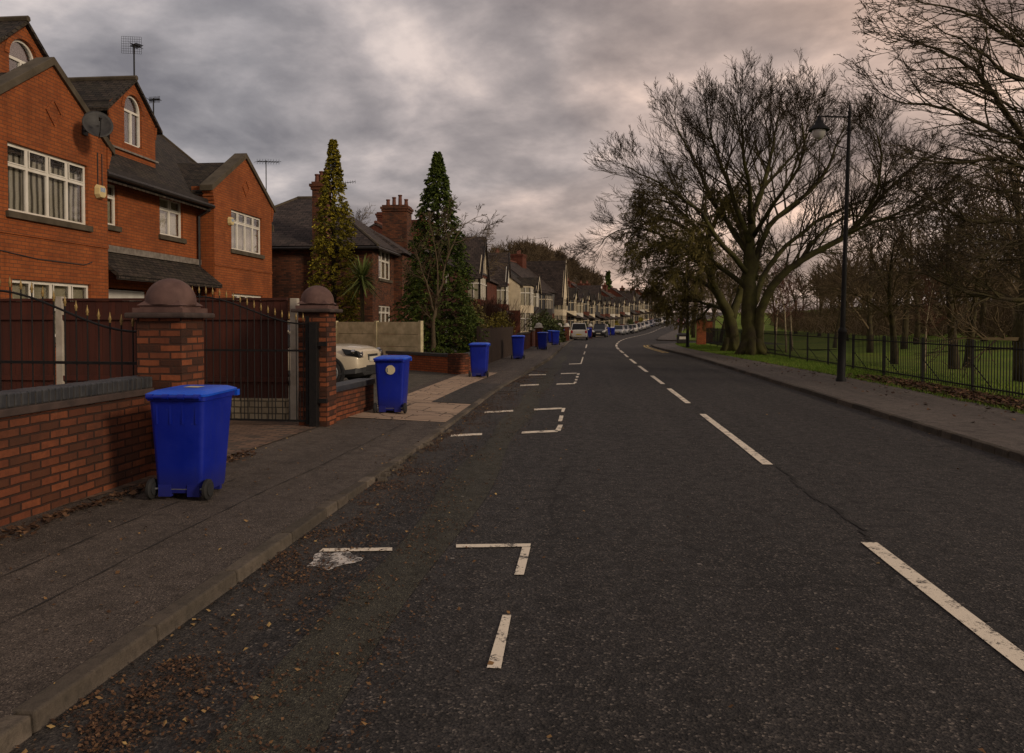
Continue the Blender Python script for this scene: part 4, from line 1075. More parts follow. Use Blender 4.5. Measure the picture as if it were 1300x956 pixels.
# brown boundary fence with pale blocks and concrete posts
def brown_fence():
    e = G(371.5, 534, .1); z = .1; L = 12.0
    r = empty('timber_fence', (e.x, e.y+.12, z), PI-.015, 'reddish brown boarded fence with concrete posts behind the gates', 'fence')
    top = 1.94; m = MB(); 
    x = .14
    bd = MB()
    for pnl in range(6):
        xa = .12+pnl*2.0; xb = xa+1.84
        x = xa
        while x < xb-.05:
            w = min(.115, xb-x); bd.box(x, x+w-.004, -.012+R.uniform(-.003, .003), .01, .34, top-.03+R.uniform(-.004, .004)); x += .115
        m.box(xa, xb, .012, .05, .6, .68); m.box(xa, xb, .012, .05, 1.6, 1.68); m.box(xa, xb, -.045, .04, top-.03, top+.01); m.box(xa, xb, -.05, -.014, 1.14, 1.17)
    bd.build('boards', M['timber'], r); m.build('rails', M['timber'], r)
    m = MB(); m.box(.12, L, -.03, .03, -.1, .335); m.build('block_base', M['cream_block'], r)
    for i in range(7):
        m = MB(); m.box(-.06+i*2, .06+i*2, -.055, .055, -.1, top+(.04 if i else .0)); m.build('post', M['concrete_post'], r, bevel=.008)
brown_fence()
# low wall past the second pillar
def low_wall(name, a, b, h, lab, cop='coping_blue', brickm='brick_garden', w=.23, pierend=None, base=.09):
    a = Vector(a); b = Vector(b); L = (b-a).length; d = (b-a).normalized()
    r = empty(name, (a.x, a.y, H(a.y)+base), math.atan2(d.y, d.x), lab, 'wall')
    m = MB(); m.box(0, L, -w/2, w/2, -.15, h-.1)
    m.build('brickwork', M[brickm], r)
    m = MB(); m.box(-.01, L+.01, -w/2-.03, w/2+.03, h-.098, h); m.build('coping', M[cop], r, bevel=.012)
    if pierend:
        m = MB(); m.box(L-.4, L+.02, -.24, .24, -.15, h+.02); m.build('end_pier', M['brick_garden'], r)
    return r
lw = G(474, 519, .1)
low_wall('low_brick_wall', (pc2.x-.20, pc2.y+.47, 0), (lw.x-.12, lw.y, 0), .56, 'short low brick wall with dark coping between the pillar and the second bin', w=.26)
wa = G(590, 475, .1); wb = G(478, 466.5, .1)
low_wall('low_brick_wall', (wb.x, wb.y+.25, 0), (wa.x-.1, wa.y+.1, 0), .60, 'low brick wall with end pier in front of the green conifer bed', pierend=True, brickm='brick_clean')
wb = Vector((wb.x, wb.y+.25, 0))
low_wall('low_brick_wall', (wa.x-.12, wa.y+.35, 0), (wa.x+.0, wa.y+3.4, 0), .60, 'low brick wall running along the footway behind the third bin', pierend=None)
# raised bed, cream concrete fence
m = MB(); q = [(wb.x+.05, wb.y+.12), (wa.x-.3, wa.y+.25), (wa.x-.25, wa.y+3.3), (wb.x+.05, wb.y+2.5)]
m.prism([(x, y, -.05) for x, y in q], (0, 0, .60)); o = m.build('raised_bed_soil', M['soil']); o['kind'] = 'structure'
def panel_fence():
    a = AY(445, 442, wb.y+1.6); b = AY(583, 442, wa.y+2.6)
    d = (b-a).normalized(); L = (b-a).length; n = 3; r = empty('concrete_panel_fence', (a.x-2.0, a.y, 0), math.atan2(d.y, d.x), 'cream concrete panel fence below the palm and behind the parked crossover', 'fence')
    zt = AY(480, 408.5, a.y).z
    for i in range(3):
        for k in range(3):
            m = MB(); h = (zt-.42)/3; z0 = .42+k*h; x0 = i*2.0+.09; m.box(x0, x0+1.86, -.03+.002*k, .03, z0+.004, z0+h-.008)
            m.build('panel', M['panel'], r, bevel=.006)
    for i in range(4):
        m = MB(); m.box(i*2.0-.04, i*2.0+.08, -.07, .07, .2, zt+.03); m.build('post', M['panel'], r, bevel=.01)
panel_fence()
def tfence(name, xs, h, lab, mat='timber_old'):
    r = empty(name, (xs[0][0], xs[0][1], H(xs[0][1])+.09), 0, lab, 'fence'); b = MB(); p = MB()
    ox, oy = xs[0]
    for (x0, y0), (x1, y1) in zip(xs, xs[1:]):
        L = math.hypot(x1-x0, y1-y0); n = int(L/.14)
        for i in range(n):
            t = i/n; x = x0+(x1-x0)*t-ox; y = y0+(y1-y0)*t-oy; b.box(x-.01, x+.01, y, y+.128, 0, h+R.uniform(-.02, .02))
        p.box(x0-ox-.12, x0-ox-.02, y0-oy-.05, y0-oy+.05, 0, h+.08)
    b.build('boards', M[mat], r); p.build('posts', M[mat], r)
tfence('timber_fence', [(LBx(y)-.05, y) for y in (27.6, 31, 34.5, 38.5)], 1.35, 'dark weathered board fence along the footway between the third and fourth bins')
for i, (ya, yb, hh, mt, lab) in enumerate(((43, 50, 1.0, 'brick_red', 'red brick front wall beside the fourth bin'), (52, 60, 1.1, 'brick_red', 'brick front wall before the fifth bin'), (62, 70, .9, 'brick_garden', 'brick front wall below the cream rendered house'), (72, 82, .9, 'brick_red', 'brick front wall beside the white parked car'))):
    low_wall('front_wall', (LBx(ya)-.15, ya, 0), (LBx(yb)-.15, yb, 0), hh, lab, 'coping_stone', mt)
for i, (u, yy, lab) in enumerate(((710, 70.8, 'brick gate pier with pale stone cap right of the seventh bin'), (719.5, 71.2, 'second pale-capped gate pier beside the dark hedge'), (684, 51, 'brick gate pier beside the fifth bin'), (749.5, 90, 'pale-capped gate pier between the white car and the black car'), (770, 112, 'pale-capped gate pier behind the black parked car'))):
    x = AY(u, 420, yy).x; r = empty('gate_pier', (x, yy, H(yy)+.09), 0, lab, 'pier'); m = MB(); m.box(-.22, .22, -.22, .22, -.1, 1.25); m.build('shaft', M['brick_red'], r)
    m = MB(); m.box(-.28, .28, -.28, .28, 1.25, 1.33); m.lathe([(.24, 0), (.22, .12), (.15, .22), (.01, .26)], (0, 0, 1.33), 12); m.build('cap', M['cream_far'], r)

# ------------------------------------------------------------------ wheelie bins
def rrect(hw, hd, r, n=4):
    p = []
    for cx, cy, a in ((hw-r, hd-r, 0), (-hw+r, hd-r, PI/2), (-hw+r, -hd+r, PI), (hw-r, -hd+r, 1.5*PI)):
        for i in range(n+1): t = a+PI/2*i/n; p.append((cx+r*math.cos(t), cy+r*math.sin(t)))
    return p
def make_bin():
    "origin on the ground under the axle; front (lid lip) towards +y"
    r = empty('wheelie_bin')
    m = MB(); vs = []; N = 20
    lv = [(.06, .215, .25, .29, .03), (.10, .225, .26, .29, .04), (.30, .236, .275, .295, .045), (.9, .268, .325, .31, .05), (.935, .272, .33, .31, .05), (.94, .288, .345, .31, .05), (.985, .290, .348, .31, .05)]
    for z, hw, hd, cy, rr in lv:
        for x, y in rrect(hw, hd, rr): vs.append((x, y+cy-.02, z))
    fs = [(i*N+j, i*N+(j+1) % N, (i+1)*N+(j+1) % N, (i+1)*N+j) for i in range(len(lv)-1) for j in range(N)]+[tuple(reversed(range(N)))]
    m.add(vs, fs)
    m.box(-.2, -.08, -.0, .05, .03, .14); m.box(.08, .2, -.0, .05, .03, .14)       # axle brackets
    m.box(-.17, .17, .50, .545, 0, .09)   # front foot
    for x in (-.19, -.06, .06, .19): m.box(x-.008, x+.008, -.035, -.01, .72, .93)
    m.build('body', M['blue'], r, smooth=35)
    l = MB(); vs = []
    ll = [(.985, .300, .365, .05), (1.005, .302, .37, .05), (1.015, .285, .35, .05), (1.035, .245, .30, .06), (1.04, .21, .26, .06)]
    for z, hw, hd, rr in ll:
        for x, y in rrect(hw, hd, rr): vs.append((x, y+.30, z+.012*(y)))
    l.add(vs, [(i*N+j, i*N+(j+1) % N, (i+1)*N+(j+1) % N, (i+1)*N+j) for i in range(len(ll)-1) for j in range(N)]+[tuple(reversed(range(N))), tuple(range((len(ll)-1)*N, len(ll)*N))])
    l.box(-.29, .29, .66, .72, .93, .99); l.box(-.12, .12, .71, .735, .955, .985)
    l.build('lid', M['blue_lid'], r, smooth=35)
    h = MB(); h.tube([(-.23, -.09, .98), (.23, -.09, .98)], .016, 8)
    for x in (-.225, -.075, .075, .225): h.tube([(x, -.09, .98), (x, -.04, .985), (x, .0, .97)], .02, 6); h.lathe([(.026, -.03), (.026, .03)], (x, -.085, .98), 10, 'x')
    h.build('handle', M['blue'], r, smooth=40)
    a = MB(); a.tube([(-.27, .02, .1), (.27, .02, .1)], .011, 8); a.build('axle', M['galv'], r)
    for s in (-1, 1):
        w = MB(); w.lathe([(.04, -.022), (.088, -.02), (.098, -.012), (.098, .012), (.088, .02), (.04, .022)], (s*.272, .02, .1), 20, 'x'); wh = w.build('wheel', M['rubber'], r, smooth=40)
        w = MB(); w.lathe([(.02, -.036), (.062, -.031), (.062, .031), (.02, .036)], (s*.272, .02, .1), 16, 'x'); w.build('hub', M['trim'], wh, smooth=40)
    return r
proto = make_bin()
G0 = G; G1 = lambda u, v: G(u, v, .1)
bins = [(G1(227, 634), .05, .985, 'nearest blue wheelie bin, standing against the coped brick wall'), (G(495, 525.5, .08), .06, 1.0, 'blue wheelie bin with a round cream sticker, standing on the buff slabs'),
        (G1(607.5, 478), .02, 1.0, 'blue wheelie bin beside the end pier of the conifer bed'), (G1(657.5, 456), .05, 1.02, 'blue wheelie bin at the far end of the dark board fence'),
        (G1(688, 444), -.1, 1.03, 'blue wheelie bin beside the brick gate pier without a cap'), (G1(705.5, 438), .2, 1.03, 'left one of the two close bins before the pale-capped piers'),
        (G1(712.5, 433), .1, 1.03, 'right one of the two close bins, in front of the pale-capped piers'), (Vector((AY(748, 428, 87).x, 87, 0)), 0, 1.1, 'blue wheelie bin between the white car and the black car'),
        (Vector((AY(772, 424, 108).x, 108, 0)), .2, 1.1, 'left one of the two far bins past the black car'), (Vector((AY(778, 424, 110).x, 110, 0)), 0, 1.1, 'right one of the two far bins past the black car'),
        (Vector((AY(699.5, 424, 62).x, 62, 0)), 0, 1.0, 'blue wheelie bin in the gateway before the dark hedge')]
for i, (p, rz, s, lab) in enumerate(bins):
    b = proto if i == 0 else copy_tree(proto)
    zz = H(p.y)+pv((p.x, p.y)) if p.y < 300 else 0
    b.location = (p.x, p.y, zz+.002); b.rotation_euler = (0, 0, rz); s *= .95; b.scale = (s, s, s)
    if i == 0: b.rotation_euler = (0, 0, .02)
    tag(b, lab, 'wheelie bin', 'blue wheelie bins put out along the pavement')
    if i == 1:
        m = MB(); c = [(.085*math.cos(2*PI*j/24), .085*math.sin(2*PI*j/24)) for j in range(24)]
        m.prism([(x+.02, -.04-.0+(.0), z+.80) for x, z in c], (0, -.004, 0)); st = m.build('sticker', M['sticker'], b)
        m = MB(); m.box(-.045, -.030, -.0475, -.0442, .755, .835); m.build('printed_mark', M['sticker_blue'], st)
m = MB(); m.poly((-.07, .24, 1.045), (.09, .22, 1.0447), (.11, .33, 1.0465), (-.05, .36, 1.047))
m.build('lid_label', M['sticker'], proto)

# ------------------------------------------------------------------ cars
def car_body(st, m, N=10):
    "st: list of (x, halfwidth, z_bottom, z_shoulder, z_top, top_halfwidth)"
    vs = []
    for x, w, zb, zs, zt, wt in st:
        half = [(0, zb), (w*.8, zb), (w*.97, zb+.08), (w, zb+(zs-zb)*.45), (w*.985, zs-.06), (w*.95, zs), (wt, zt), (0, zt+.015)]
        ring = [(x, a, b) for a, b in half]+[(x, -a, b) for a, b in half[-2:0:-1]]
        vs += ring
    n = 14
    fs = [(i*n+j, (i+1)*n+j, (i+1)*n+(j+1) % n, i*n+(j+1) % n) for i in range(len(st)-1) for j in range(n)]
    fs += [tuple(range(n)), tuple(reversed(range((len(st)-1)*n, len(st)*n)))]
    m.add(vs, fs)
def make_car(L=4.2, Wd=1.78, Ht=1.47, col=None, style='hatch', clad=False, front_plate='plate_white', wheelr=.31):
    r = empty('parked_car'); w = Wd/2; hl = L/2; gc = .2 if not clad else .25
    zs = Ht*.58; hood = Ht*.62 if style != 'van' else Ht*.7
    nz = .12 if clad else 0
    if clad: hood = Ht*.655
    m = MB()
    car_body([(-hl, w*.86, gc+.12, zs-.1, zs, w*.7), (-hl+.08, w*.95, gc+.03, zs, zs+.05, w*.8), (-hl+.5, w, gc, zs, zs+.06, w*.84), (0, w, gc-.02, zs-.02, zs+.03, w*.86), (hl*.38, w, gc, zs-.04, zs+.03, w*.86), (hl*.55, w, gc, zs-.08, hood-.02, w*.8), (hl-.35, w*.97, gc, zs-.16+nz*.5, hood-.13+nz*.6, w*.72), (hl-.1, w*.9, gc+.03, zs-.24+nz, hood-.23+nz, w*.68), (hl+nz*.4, w*.8, gc+.1, zs-.33+nz, hood-.33+nz, w*.62)], m)
    body = m.build('body', col, r, smooth=28)
    sub = body.modifiers.new('s', 'SUBSURF'); sub.levels = 2; sub.render_levels = 2
    # greenhouse
    g = MB(); k = {'hatch': (-hl+.12, -hl+.55, hl*(.12 if not clad else -.02), hl*(.5 if not clad else .40)), 'est': (-hl+.05, -hl+.3, hl*.15, hl*.55), 'van': (-hl+.03, -hl+.15, hl*.35, hl*.7), 'saloon': (-hl+.5, -hl+1.1, hl*.12, hl*.5)}[style]
    zb = zs+.0
    def ring(x0, x1, wb, wt): pass
    bot = [(k[0], -w*.87, zb), (k[3], -w*.82, zb), (k[3], w*.82, zb), (k[0], w*.87, zb)]
    top = [(k[1], -w*.72, Ht-.05), (k[2], -w*.72, Ht-.05), (k[2], w*.72, Ht-.05), (k[1], w*.72, Ht-.05)]
    g.hull8(bot, top); g.build('windows', M['car_glass'], r, bevel=.03)
    p = MB(); q = [(k[1]-.03, -w*.73), (k[2]+.05, -w*.73), (k[2]+.05, w*.73), (k[1]-.03, w*.73)]
    p.hull8([(x, y, Ht-.075) for x, y in q], [(x*.96, y*.93, Ht) for x, y in q]); p.build('roof', col, r, bevel=.03)
    p = MB()
    for s in (-1, 1):
        for a, b in ((bot[0], top[0]), (bot[1], top[1])):
            p.tube([(a[0], s*abs(a[1]), a[2]), (b[0], s*abs(b[1]), b[2])], .035, 6)
        mx = (k[1]+k[2])/2; p.tube([(mx, s*w*.855, zb), (mx, s*w*.725, Ht-.05)], .03, 5)
    p.build('pillars', col, r)
    for sx in (-1, 1):
        for s in (-1, 1):
            x = sx*hl*(.62 if not clad else .665); t = MB(); y = s*(w-.1)
            t.lathe([(.05, -.1), (wheelr-.03, -.1), (wheelr, -.08), (wheelr, .08), (wheelr-.03, .1), (wheelr-.1, .1)], (x, y, wheelr), 28, 'y'); wh = t.build('wheel', M['rubber'], r, smooth=35)
            t = MB(); o = s*.1
            t.lathe([(wheelr*.68, o-.02), (wheelr*.70, o+s*.008), (wheelr*.62, o+s*.012), (wheelr*.6, o-s*.04), (.02, o-s*.04)], (x, y, wheelr), 24, 'y')
            for j in range(5):
                a = 2*PI*j/5; c, sn = math.cos(a), math.sin(a)
                t.tube([(x+c*.04, y+o+s*.004, wheelr+sn*.04), (x+c*wheelr*.64, y+o+s*.004, wheelr+sn*wheelr*.64)], [.035, .022], 6)
            t.build('rim', M['galv'], wh)
            t = MB(); t.lathe([(wheelr+.055, s*.04), (wheelr+.055, s*.105), (wheelr+.0, s*.107), (wheelr-.01, s*.04)], (x, y-s*.0, wheelr+.01), 28, 'y'); t.build('wheel_arch', M['trim'], r)
    for s in (-1, 1):
        t = MB(); t.hull8([(hl-.30, s*w*.985, zs-.22+nz*.5), (hl+.03, s*w*.84, zs-.34+nz), (hl+.02, s*w*.50, zs-.34+nz), (hl-.3, s*w*.6, zs-.25+nz)], [(hl-.42, s*w*.995, zs-.07+nz*.6), (hl-.04, s*w*.87, zs-.17+nz), (hl-.05, s*w*.54, zs-.22+nz), (hl-.35, s*w*.65, zs-.1+nz*.6)]); hl_ = t.build('headlight', M['car_glass'] if clad else M['lamp_glass'], r, bevel=.02)
        if clad:
            t = MB(); t.lathe([(.055, 0), (.06, .02), (.02, .03)], (hl+.0, s*w*.70, zs-.25+nz), 12, 'x'); t.lathe([(.045, -.05), (.05, .02), (.02, .03)], (hl-.12, s*w*.9, zs-.19+nz), 12, 'x'); t.build('lamp_reflector', M['chrome'], hl_)
        t = MB(); t.box(-hl-.0, -hl+.1, s*w*.80-.1, s*w*.80+.1, zs-.3, zs-.02); t.build('tail_light', M['red_light'], r, bevel=.02)
        t = MB(); t.hull8([(k[3]-.35, s*w*.95, zs), (k[3]-.15, s*w*.95, zs), (k[3]-.15, s*(w+.16), zs), (k[3]-.35, s*(w+.16), zs)], [(k[3]-.33, s*w*.95, zs+.14), (k[3]-.18, s*w*.95, zs+.14), (k[3]-.18, s*(w+.14), zs+.14), (k[3]-.33, s*(w+.14), zs+.14)]); t.build('door_mirror', col, r, bevel=.02)
    t = MB(); t.box(hl-.06, hl+.005+nz*.3, -w*.45, w*.45, gc+.12, gc+.26); t.box(hl-.12, hl-.015+nz*.45, -w*.34, w*.34, zs-.42+nz, zs-.27+nz); t.build('grille', M['trim'], r, bevel=.01)
    t = MB(); t.box(hl+.0, hl+.018+nz*.4, -.26, .26, gc+.24+nz, gc+.35+nz); t.build('number_plate', M[front_plate], r)
    t = MB(); t.box(-hl-.015, -hl+.02, -.26, .26, gc+.3, gc+.41); t.build('number_plate', M['plate_yellow'], r)
    if clad:
        t = MB(); car_body([(-hl+.02, w*.9, gc-.01, gc+.2, gc+.22, w*.85), (-hl+.4, w*1.012, gc-.03, gc+.14, gc+.16, w*.9), (hl-.4, w*1.01, gc-.03, gc+.16, gc+.18, w*.9), (hl-.08, w*.93, gc-.01, gc+.2, gc+.24, w*.8), (hl+.03, w*.75, gc+.03, gc+.2, gc+.22, w*.6)], t); t.build('lower_cladding', M['trim'], r, smooth=40)
        t = MB()
        for s in (-1, 1): t.lathe([(.055, 0), (.055, .03), (.01, .035)], (hl-.06, s*w*.66, gc+.17), 12, 'x')
        t.build('fog_light', M['lamp_glass'], r)
        t = MB(); 
        for s in (-1, 1): t.tube([(hl-.04, s*.30, zs-.27), (hl+.015, s*.11, zs-.44)], .016, 6)
        t.tube([(hl+.02, .11, zs-.44), (hl+.02, -.11, zs-.44)], .014, 6); t.build('grille_trim', M['chrome'], r)
    return r
beige = paint('pearl_beige_paint', (.55, .47, .34)); white = paint('white_paint', (.6, .56, .48)); black = paint('black_car_paint', (.012, .012, .014)); silver = paint('silver_paint', (.28, .28, .29)); grey = paint('grey_paint', (.09, .09, .10)); blue = paint('dark_blue_paint', (.02, .03, .08)); red = paint('red_paint', (.35, .02, .02))
cr = make_car(4.35, 1.80, 1.60, beige, 'hatch', True, wheelr=.345)
# nose of the crossover at the drive mouth, pointing at the road
cr.rotation_euler = (0, 0, -.12)
nose = G(480, 491, .1); cr.location = (nose.x-2.45, nose.y+.75, H(nose.y)+.1)
tag(cr, 'pale beige crossover parked on the drive behind the second gate pillar', 'car')
cols = [silver, grey, blue, silver, black, white, silver, grey, red, white, silver, black, white]
parked = [(81, -.55, PI/2, white, 'hatch', 'white car with a dark rear window, parked first along the left kerb', 1.7), (99.5, None, -PI/2, black, 'est', 'black car facing the camera, parked second along the left kerb', 1.7)]
ords = ['third', 'fourth', 'fifth', 'sixth', 'seventh', 'eighth', 'ninth', 'tenth', 'eleventh', 'twelfth', 'thirteenth', 'fourteenth']
cl = [('silver', silver), ('pale grey', silver), ('dark', black), ('white', white), ('grey', grey), ('white', white), ('silver', silver), ('dark blue', blue), ('silver', silver), ('white', white), ('dark', black), ('white', white)]
yy = 124
for i, (nm, c) in enumerate(cl):
    parked.append((yy, None, -PI/2, c, ['hatch', 'est', 'saloon'][i % 3], '%s car, %s in the line parked along the left kerb' % (nm, ords[i]), 1.5)); yy += 7.6
cache = {}
for y_, x_, a, c, sty, lab, ht in parked:
    key = (c.name, sty, ht)
    if key in cache: o = copy_tree(cache[key])
    else: o = make_car(4.2, 1.76, ht if sty != 'van' else 1.7, c, sty); cache[key] = o
    x = x_ if x_ is not None else Lx(y_)+1.0
    sl = (H(y_+2)-H(y_-2))/4
    o.location = (x, y_, H(y_)); t = tang(y_)
    o.rotation_euler = (0, math.asin(-sl)*(1 if a > 0 else -1), a+(t if y_ > 85 else 0))
    tag(o, lab, 'car', 'cars parked along the left kerb')
yR = 188
for y_, c, lab in ((yR, red, 'red car parked on the right near the far end of the road'), (yR+14, silver, 'pale car behind the red one on the right of the road')):
    o = make_car(4.2, 1.76, 1.5, c, 'hatch'); o.location = (Rx(y_)-1.0, y_, H(y_)); o.rotation_euler = (0, 0, -PI/2+tang(y_)); tag(o, lab, 'car')

# ------------------------------------------------------------------ park side: lamp columns, railings, piers, bin
def lamp_post(base, top_z, lab, lean=0, arm=.80, rz=0):
    r = empty('street_lamp', base, rz, lab, 'street lamp'); r.rotation_euler = (0, lean, rz)
    h = top_z
    m = MB(); m.lathe([(.13, -.1), (.13, .06), (.105, .1), (.10, 1.25), (.115, 1.28), (.115, 1.34), (.075, 1.42)], (0, 0, 0), 20); m.build('base', M['iron'], r, smooth=40)
    m = MB(); m.lathe([(.066, 1.40), (.058, 3.5), (.046, h-.55), (.058, h-.54), (.058, h-.47), (.042, h-.46), (.038, h-.1), (.05, h-.08), (.05, h-.03), (.02, h), (.032, h+.06), (.022, h+.11), (.004, h+.22)], (0, 0, 0), 16); m.build('column', M['iron'], r, smooth=40)
    m = MB(); z = h-.18; m.tube([(0, 0, z), (-arm, 0, z), (-arm-.02, 0, z+.0)], .022, 8)
    m.tube([(-.02, 0, h-1.0)]+[(-.02-(arm-.12)*math.sin(t*PI/20)**1.0, 0, h-1.0+.78*(1-math.cos(t*PI/20))) for t in range(1, 11)], .014, 6)
    m.tube([(-arm, 0, z), (-arm, 0, z-.12)], .03, 8); m.build('arm', M['iron'], r, smooth=40)
    m = MB(); m.lathe([(.03, .12), (.05, .1), (.06, .0), (.10, -.04), (.12, -.10), (.14, -.12), (.26, -.24), (.27, -.27), (.25, -.275), (.05, -.2)], (-arm, 0, z-.1), 24); l = m.build('lantern', M['iron'], r, smooth=40)
    m = MB(); m.lathe([(.17, 0), (.165, -.08), (.13, -.17), (.07, -.22), (.01, -.235)], (-arm, 0, z-.1-.27), 20); m.build('bowl', M['lamp_glass'], l, smooth=60)
lb = G(1067.5, 484, .1); zt = AD(1082.5, 142, (lb-EY).dot(fw)).z
lamp_post((lb.x, lb.y, .1), zt-.1, 'tall black street lamp with a bell lantern standing by the park railings', math.radians(1.3), .80, .12)
l2 = G(873, 441.5, .1); lamp_post((l2.x, l2.y, .1), 6.6, 'distant black street lamp beside the litter bin under the big tree', 0, .75, 0)
def railings():
    r = empty('park_railings', (8.65, 8, .1), 0, 'black iron park railings running along the grass verge', 'railings')
    n = 19
    for i in range(n):
        y = i*2.62; m = MB()
        m.box(-.02, .02, y+.02, y+2.60, .12, .15); m.box(-.018, .018, y+.02, y+2.60, 1.0, 1.03)
        for k in range(21):
            yy = y+.12+k*.119; q = .0075; m.box(-q, q, yy-q, yy+q, .06, 1.14); m.add([(-q, yy-q, 1.14), (q, yy-q, 1.14), (q, yy+q, 1.14), (-q, yy+q, 1.14), (0, yy, 1.18)], [(0, 1, 4), (1, 2, 4), (2, 3, 4), (3, 0, 4)])
        m.build('railing_panel', M['iron'], r)
    for i in range(n+1):
        y = i*2.62; m = MB(); m.box(-.025, .025, y-.025, y+.02, -.3, 1.17); m.tube([(.0, y-.02, .62), (.55, y-.02, -.1)], .014, 5); m.build('post', M['iron'], r)
railings()
for (u, v, h, lab) in ((890, 438, 1.75, 'nearer orange brick gate pier at the end of the park railings'), (899, 434, 1.62, 'further orange brick gate pier behind its neighbour')):
    p = G(u, v, .1); r = empty('brick_gate_pier', (p.x, p.y, .1), 0, lab, 'pier'); m = MB(); m.box(-.3, .3, -.3, .3, -.1, h); m.build('shaft', M['brick_clean'], r); m = MB(); m.box(-.35, .35, -.35, .35, h, h+.09); m.build('cap', M['sand_dark'], r, bevel=.02)
p = G(866, 437, .1)
r = empty('litter_bin', (p.x, p.y, .1), 0, 'black litter bin with a white notice beside the distant lamp', 'litter bin')
m = MB(); m.box(-.38, .38, -.3, .3, 0, .62); m.build('body', M['black_paint'], r, bevel=.03); m = MB(); m.hull8([(-.42, -.34, .62), (.42, -.34, .62), (.42, .34, .62), (-.42, .34, .62)], [(-.3, -.22, .75), (.3, -.22, .75), (.3, .22, .75), (-.3, .22, .75)]); m.build('lid', M['black_paint'], r, bevel=.02)
m = MB(); m.box(-.24, .22, -.306, -.301, .30, .50); m.build('notice', M['cream_far'], r)
# park path
def park_path():
    m = MB(); pts = [(13, 14), (13.5, 20), (15, 27), (18, 34), (24, 42), (33, 50), (45, 56)]
    return pts
# ------------------------------------------------------------------ vegetation
def segmesh(name, segs, mat, parent=None, k=3, off=None):
    "segs: (p0, p1, r0, r1)"
    vs = []; fs = []; n = 0
    cs = [(math.cos(2*PI*j/k), math.sin(2*PI*j/k)) for j in range(k)]
    for p0, p1, r0, r1 in segs:
        d = p1-p0
        if d.length < 1e-5: continue
        d.normalize(); a = d.orthogonal().normalized(); b = d.cross(a)
        for p, r in ((p0, r0), (p1, r1)):
            for c, s in cs: vs.append((p+(a*c+b*s)*r)[:])
        for j in range(k): fs.append((n+j, n+(j+1) % k, n+k+(j+1) % k, n+k+j))
        n += 2*k
    m = MB(); m.v = vs; m.f = fs; m.mi = [0]*len(fs)
    return m.build(name, mat, parent, uv=False)
def rvec(rng): 
    return Vector((rng.gauss(0, 1), rng.gauss(0, 1), rng.gauss(0, 1)))
def branch(rng, segs, p, d, L, r, lev, P, maxlev):
    n = 4 if lev < maxlev else 3
    st = L/n; pts = [p]; cur = d.normalized()
    bend = P.get('bend', Vector((0, 0, .12)))
    for i in range(n):
        cur = (cur+rvec(rng)*P.get('jit', .14)+bend*(1 if lev > 1 else .6)).normalized()
        q = pts[-1]+cur*st; t0 = 1-i/n*.75; t1 = 1-(i+1)/n*.75
        segs[min(lev, len(segs)-1)].append((pts[-1], q, max(P['rmin'], r*t0), max(P['rmin'], r*t1))); pts.append(q)
    if lev >= maxlev: return
    nc = P['kids'][lev]
    for i in range(nc):
        t = P.get('t0', .22)+(1-P.get('t0', .22))*(i+rng.random())/nc
        k = min(n-1, int(t*n)); q = pts[k].lerp(pts[k+1], t*n-k)
        dd = (pts[k+1]-pts[k]).normalized(); a = dd.orthogonal().normalized(); a.rotate(Matrix.Rotation(rng.uniform(0, 2*PI), 3, dd))
        ang = rng.uniform(*P.get('ang', (.45, .95))); nd = dd*math.cos(ang)+a*math.sin(ang)
        branch(rng, segs, q, nd, L*P['ratio']*rng.uniform(.7, 1.2)*(1-.35*t), max(P['rmin'], r*(1-.7*t)*.62), lev+1, P, maxlev)
def limb_children(rng, segs, pts, rs, P, n, L0, maxlev, dir_bias=None, t0=.25):
    "side branches along an authored limb"
    tot = len(pts)-1
    for i in range(n):
        t = t0+(1-t0)*(i+rng.random())/n; k = min(tot-1, int(t*tot)); f = t*tot-k; q = pts[k].lerp(pts[k+1], f); r = rs[k]+(rs[k+1]-rs[k])*f
        dd = (pts[k+1]-pts[k]).normalized(); a = dd.orthogonal().normalized(); a.rotate(Matrix.Rotation(rng.uniform(0, 2*PI), 3, dd))
        ang = rng.uniform(.4, 1.0); nd = dd*math.cos(ang)+a*math.sin(ang)+(dir_bias or Vector())
        branch(rng, segs, q, nd, L0*(1-.58*t)*rng.uniform(.7, 1.2), max(P['rmin'], min(r*.55, .06)), 0, P, maxlev)
    branch(rng, segs, pts[-1], (pts[-1]-pts[-2]), L0*.26, rs[-1], 0, P, maxlev)
def smooth_path(pts, rs, sub=3, rng=None, jit=0):
    out = []; ro = []; n = len(pts)
    for i in range(n-1):
        p0, p1, p2, p3 = pts[max(i-1, 0)], pts[i], pts[i+1], pts[min(i+2, n-1)]
        for s in range(sub):
            t = s/sub
            q = .5*((2*p1)+(p2-p0)*t+(2*p0-5*p1+4*p2-p3)*t*t+(3*p1-p0-3*p2+p3)*t**3)
            if rng and jit: q = q+rvec(rng)*jit
            out.append(q); ro.append(rs[i]+(rs[i+1]-rs[i])*t)
    out.append(pts[-1]); ro.append(rs[-1]); return out, ro
def leafcards(name, pts, mat, parent, size=(.04, .09), rng=R, droop=0, tri=False, up=.0):
    vs = []; fs = []; n = 0
    for p in pts:
        a = rvec(rng).normalized(); a.z = a.z*(1-up)-droop; a.normalize(); b = a.orthogonal().normalized(); b.rotate(Matrix.Rotation(rng.uniform(0, 6.28), 3, a))
        s = rng.uniform(*size); w = s*rng.uniform(.35, .6); q0 = p-b*w*.5; 
        vs += [p[:], (p+a*s*.5+b*w)[:], (p+a*s)[:], (p+a*s*.5-b*w)[:]]; fs.append((n, n+1, n+2, n+3)); n += 4
    m = MB(); m.v = vs; m.f = fs; m.mi = [0]*len(fs)
    return m.build(name, mat, parent, uv=False)

